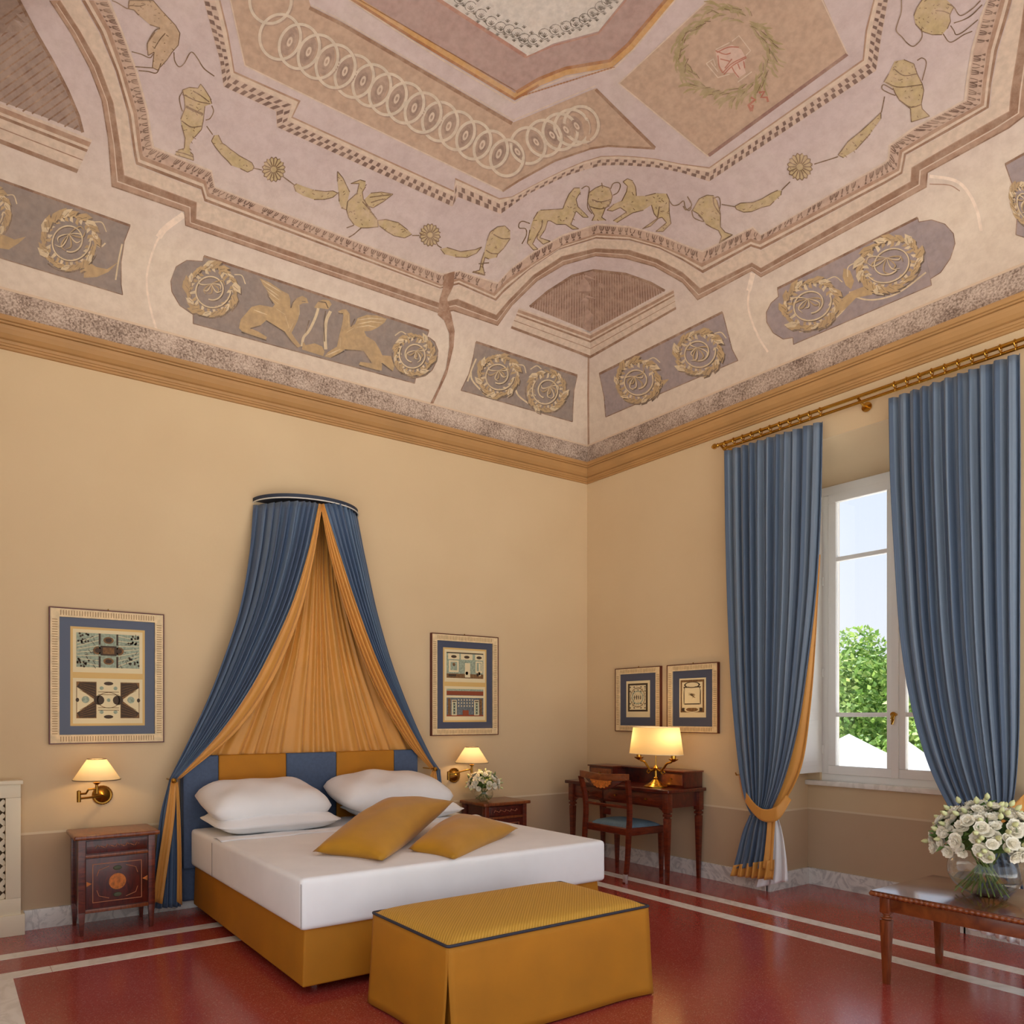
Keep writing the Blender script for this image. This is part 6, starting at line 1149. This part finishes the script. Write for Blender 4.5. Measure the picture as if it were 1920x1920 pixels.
def bouquet(c, zt, R, H, nf, nb, nl, fr, label, group, stem_base):
    t = thing('flower_bouquet', (c[0], c[1], stem_base), label, 'flowers', group); rg = np.random.default_rng(nf)
    fm = [petal_flower(fr, 3, s) for s in range(4)]; bm_ = bud_mesh(fr * 0.42); lm = leaf_mesh(fr * 1.7, fr * 0.42)
    for q in fm: q.materials.append(M_petal)
    bm_.materials.append(M_bud); lm.materials.append(M_leaf)
    def dome(k, n, jit, lo=-0.18):
        f = (k + 0.5) / n; el = math.asin(lo + (1 - lo) * (1 - f)) ; az = k * 2.39996 + rg.uniform(-jit, jit); rr = rg.uniform(0.86, 1.06)
        d = np.array([math.cos(el) * math.cos(az), math.cos(el) * math.sin(az), math.sin(el)]); return d, np.array([c[0] + R * rr * d[0], c[1] + R * rr * d[1], zt + H * 0.12 + H * rr * d[2]])
    for k in range(nf):
        d, p = dome(k, nf, 0.3); s = rg.uniform(0.8, 1.15); instance(fm[k % 4], 'blossom', t, Matrix.Translation(p) @ aim(d + rg.uniform(-0.3, 0.3, 3), rg.uniform(0, 6)) @ Matrix.Scale(s, 4))
    for k in range(nb):
        d, p = dome(k, nb, 0.8); p = p + d * fr * rg.uniform(0.2, 1.1); instance(bm_, 'bud', t, Matrix.Translation(p) @ aim(d + rg.uniform(-0.3, 0.3, 3)))
    for k in range(nl):
        d, p = dome(k, nl, 1.0, -0.1); p = p - d * fr * rg.uniform(-0.2, 1.2); instance(lm, 'leaf', t, Matrix.Translation(p) @ aim(np.array([d[1], -d[0], 0.3]) + rg.uniform(-0.8, 0.8, 3), rg.uniform(0, 6)))
    for k in range(26 if nf > 60 else 14):
        a = 2 * PI * k / (26 if nf > 60 else 14); r0 = R * 0.66 * rg.uniform(0.5, 1.0); r1 = R * rg.uniform(0.15, 0.5)
        MB().tube([(c[0] + r0 * math.cos(a + 2.4), c[1] + r0 * math.sin(a + 2.4), stem_base + 0.02), (c[0] + 0.6 * r1 * math.cos(a), c[1] + 0.6 * r1 * math.sin(a), zt - 0.03), (c[0] + r1 * math.cos(a), c[1] + r1 * math.sin(a), zt + H * 0.5)], 0.0032 if nf > 60 else 0.002, 6).build('stem', M_stem, t)
    core = MB().lathe([(0.0, -0.1 * H), (R * 0.5, 0.0), (R * 0.72, 0.3 * H), (R * 0.5, 0.65 * H), (0.0, 0.8 * H)], (c[0], c[1], zt), 14).build('foliage', M_leaf, t, smooth=True)
    return t
def bowl(c, z, r, h, label, group):
    t = thing('glass_vase', (c[0], c[1], z), label, 'vase', group); n = 22; prof = []
    for k in range(n + 1):
        a = -PI / 2 + (PI * 0.80) * k / n; prof.append((max(0.0001, r * math.cos(a)) if k else 0.0, h * 0.5 * (1 + math.sin(a) * 1.0)))
    MB().lathe([(0.0, 0.0), (r * 0.35, 0.0)] + [(q, max(0.004, zz)) for q, zz in prof if q > r * 0.37], (c[0], c[1], z), 40, cap=False).build('bowl', M_bowl, t, smooth=True)
    k = int(n * 0.58); wp = [(q * 0.965, max(0.006, zz)) for q, zz in prof[1:k]]
    MB().lathe([(0.0, 0.006)] + wp + [(0.0, wp[-1][1])], (c[0], c[1], z), 32, cap=False).build('water', M_water, t, smooth=True)
    q, zz = prof[-1]; MB().tube([(c[0] + q * math.cos(2 * PI * j / 36), c[1] + q * math.sin(2 * PI * j / 36), z + zz) for j in range(36)], 0.003, 6, closed=True).build('rim', M_bowl, t, smooth=True)
M_water = glass_mat('water', (0.95, 0.97, 0.95))
bowl((-1.085, -3.875), TH_, 0.162, 0.27, 'large round glass vase of water on the coffee table', 'round glass vases')
bouquet((-1.085, -3.875), TH_ + 0.235, 0.215, 0.20, 190, 70, 160, 0.031, 'big bouquet of white blooms and buds on the coffee table', 'bouquets of white flowers', TH_)
bowl((-1.50, -0.235), 0.64, 0.085, 0.14, 'small round glass vase on the bedside cabinet', 'round glass vases')
bouquet((-1.50, -0.235), 0.765, 0.135, 0.115, 56, 26, 60, 0.026, 'small bouquet of white flowers on the bedside cabinet', 'bouquets of white flowers', 0.64)
# ------------------------------------------------------------------ outside the window
def tree(name, c, zr, zb, rad, label, n):
    t = thing(name, (c[0], c[1], -4.0), label, 'tree', 'garden trees outside'); rg = np.random.default_rng(n); m = MB()
    MB().tube([(c[0], c[1], -4.0), (c[0] + 0.2, c[1], zb), (c[0], c[1], (zr + zb) / 2)], [0.35, 0.28, 0.12], 8).build('trunk', plain('bark', (84, 66, 48), 0.9), t)
    cl_ = []
    for k in range(90):
        d = rg.normal(size=3); d /= np.linalg.norm(d); f = rg.uniform(0.55, 1.0); cl_.append((np.array([c[0], c[1], (zr + zb) / 2]) + d * f * np.array([rad, rad, (zr - zb) / 2]) * 0.84, rg.uniform(0.5, 0.9)))
    V, F = [], []
    for (q, r_) in cl_:
        for k in range(n // 90):
            d = rg.normal(size=3); d /= np.linalg.norm(d); p = q + d * r_ * rg.uniform(0.75, 1.05) * rad / 4; a = rg.normal(size=3); a /= np.linalg.norm(a); b = np.cross(a, d); b /= np.linalg.norm(b) + 1e-9; s = rg.uniform(0.05, 0.11) * rad / 4
            i = len(V); V += [p - a * s, p + b * s * 0.55, p + a * s, p - b * s * 0.55]; F.append((i, i + 1, i + 2, i + 3))
    MB().add(V, F).build('foliage', M_tree, t, fix=False)
def tree_mat():
    m_, n, b = new_mat('tree_leaves'); g = N(n, 'ShaderNodeNewGeometry'); r = ramp(n, g.outputs['Random Per Island'], [(0.0, (92, 132, 52)), (0.5, (138, 172, 78)), (1.0, (190, 206, 118))]); n.links.new(r, b.inputs['Base Color']); b.inputs['Roughness'].default_value = 0.6
    tr = N(n, 'ShaderNodeBsdfTranslucent'); n.links.new(r, tr.inputs[0]); mx = N(n, 'ShaderNodeMixShader'); mx.inputs[0].default_value = 0.4; n.links.new(b.outputs[0], mx.inputs[1]); n.links.new(tr.outputs[0], mx.inputs[2]); n.links.new(mx.outputs[0], n.nodes['Material Output'].inputs[0]); return m_
M_tree = tree_mat()
tree('garden_tree', (17.0, 5.6), 4.1, -5.0, 4.4, 'leafy green tree filling the window view behind the white tents', 52000)
tree('garden_tree', (29.5, 3.0), 4.6, -5.5, 6.5, 'leafy green tree partly hidden behind the window mullion and curtain', 52000)
def tent(c, zp, ze, hw_, label):
    t = thing('garden_tent', (c[0], c[1], -4.0), label, 'tent', 'white garden tents'); m = MB(); n = 8
    for k in range(4):
        a0, a1 = PI / 4 + PI / 2 * k, PI / 4 + PI / 2 * (k + 1); p0 = np.array([c[0] + hw_ * 1.414 * math.cos(a0), c[1] + hw_ * 1.414 * math.sin(a0), ze]); p1 = np.array([c[0] + hw_ * 1.414 * math.cos(a1), c[1] + hw_ * 1.414 * math.sin(a1), ze]); ap_ = np.array([c[0], c[1], zp])
        rows = []
        for i in range(n + 1):
            s = i / n; zz = ze + (zp - ze) * (s ** 1.12); row = []
            for j in range(2):
                q = (p0, p1)[j] * (1 - s) + ap_ * s; row.append((q[0], q[1], zz))
            rows.append(row)
        m.add([q for r_ in rows for q in r_], [(2 * i, 2 * i + 1, 2 * i + 3, 2 * i + 2) for i in range(n)])
        m.add([tuple(p0), tuple(p1), (p1[0], p1[1], ze - 0.35), (p0[0], p0[1], ze - 0.35)], [(0, 1, 2, 3)])
    m.build('canopy', M_outer_white, t)
    for k in range(4):
        a = PI / 4 + PI / 2 * k; MB().tube([(c[0] + hw_ * 1.39 * math.cos(a), c[1] + hw_ * 1.39 * math.sin(a), -4.0), (c[0] + hw_ * 1.39 * math.cos(a), c[1] + hw_ * 1.39 * math.sin(a), ze)], 0.04, 8).build('pole', M_white_paint, t)
q = CAM + ray(1592, 1376) * 14; tent((q[0], q[1]), q[2], -0.35, 2.0, 'white pointed garden tent, its peak rising left of the mullion')
q = CAM + ray(1700, 1388) * 9.0; tent((q[0], q[1]), q[2], -0.2, 1.3, 'white pointed garden tent mostly hidden behind the mullion')
gr = box('ground', (-60, 60, -60, 60, -4.3, -4.0), plain('pale_bounce_gravel', (222, 219, 213), 0.9)); tag(gr, 'pale garden ground outside the window, extended and paled to bounce light indoors', 'ground', kind='structure')  # spread all round the room and paled to throw light up inside
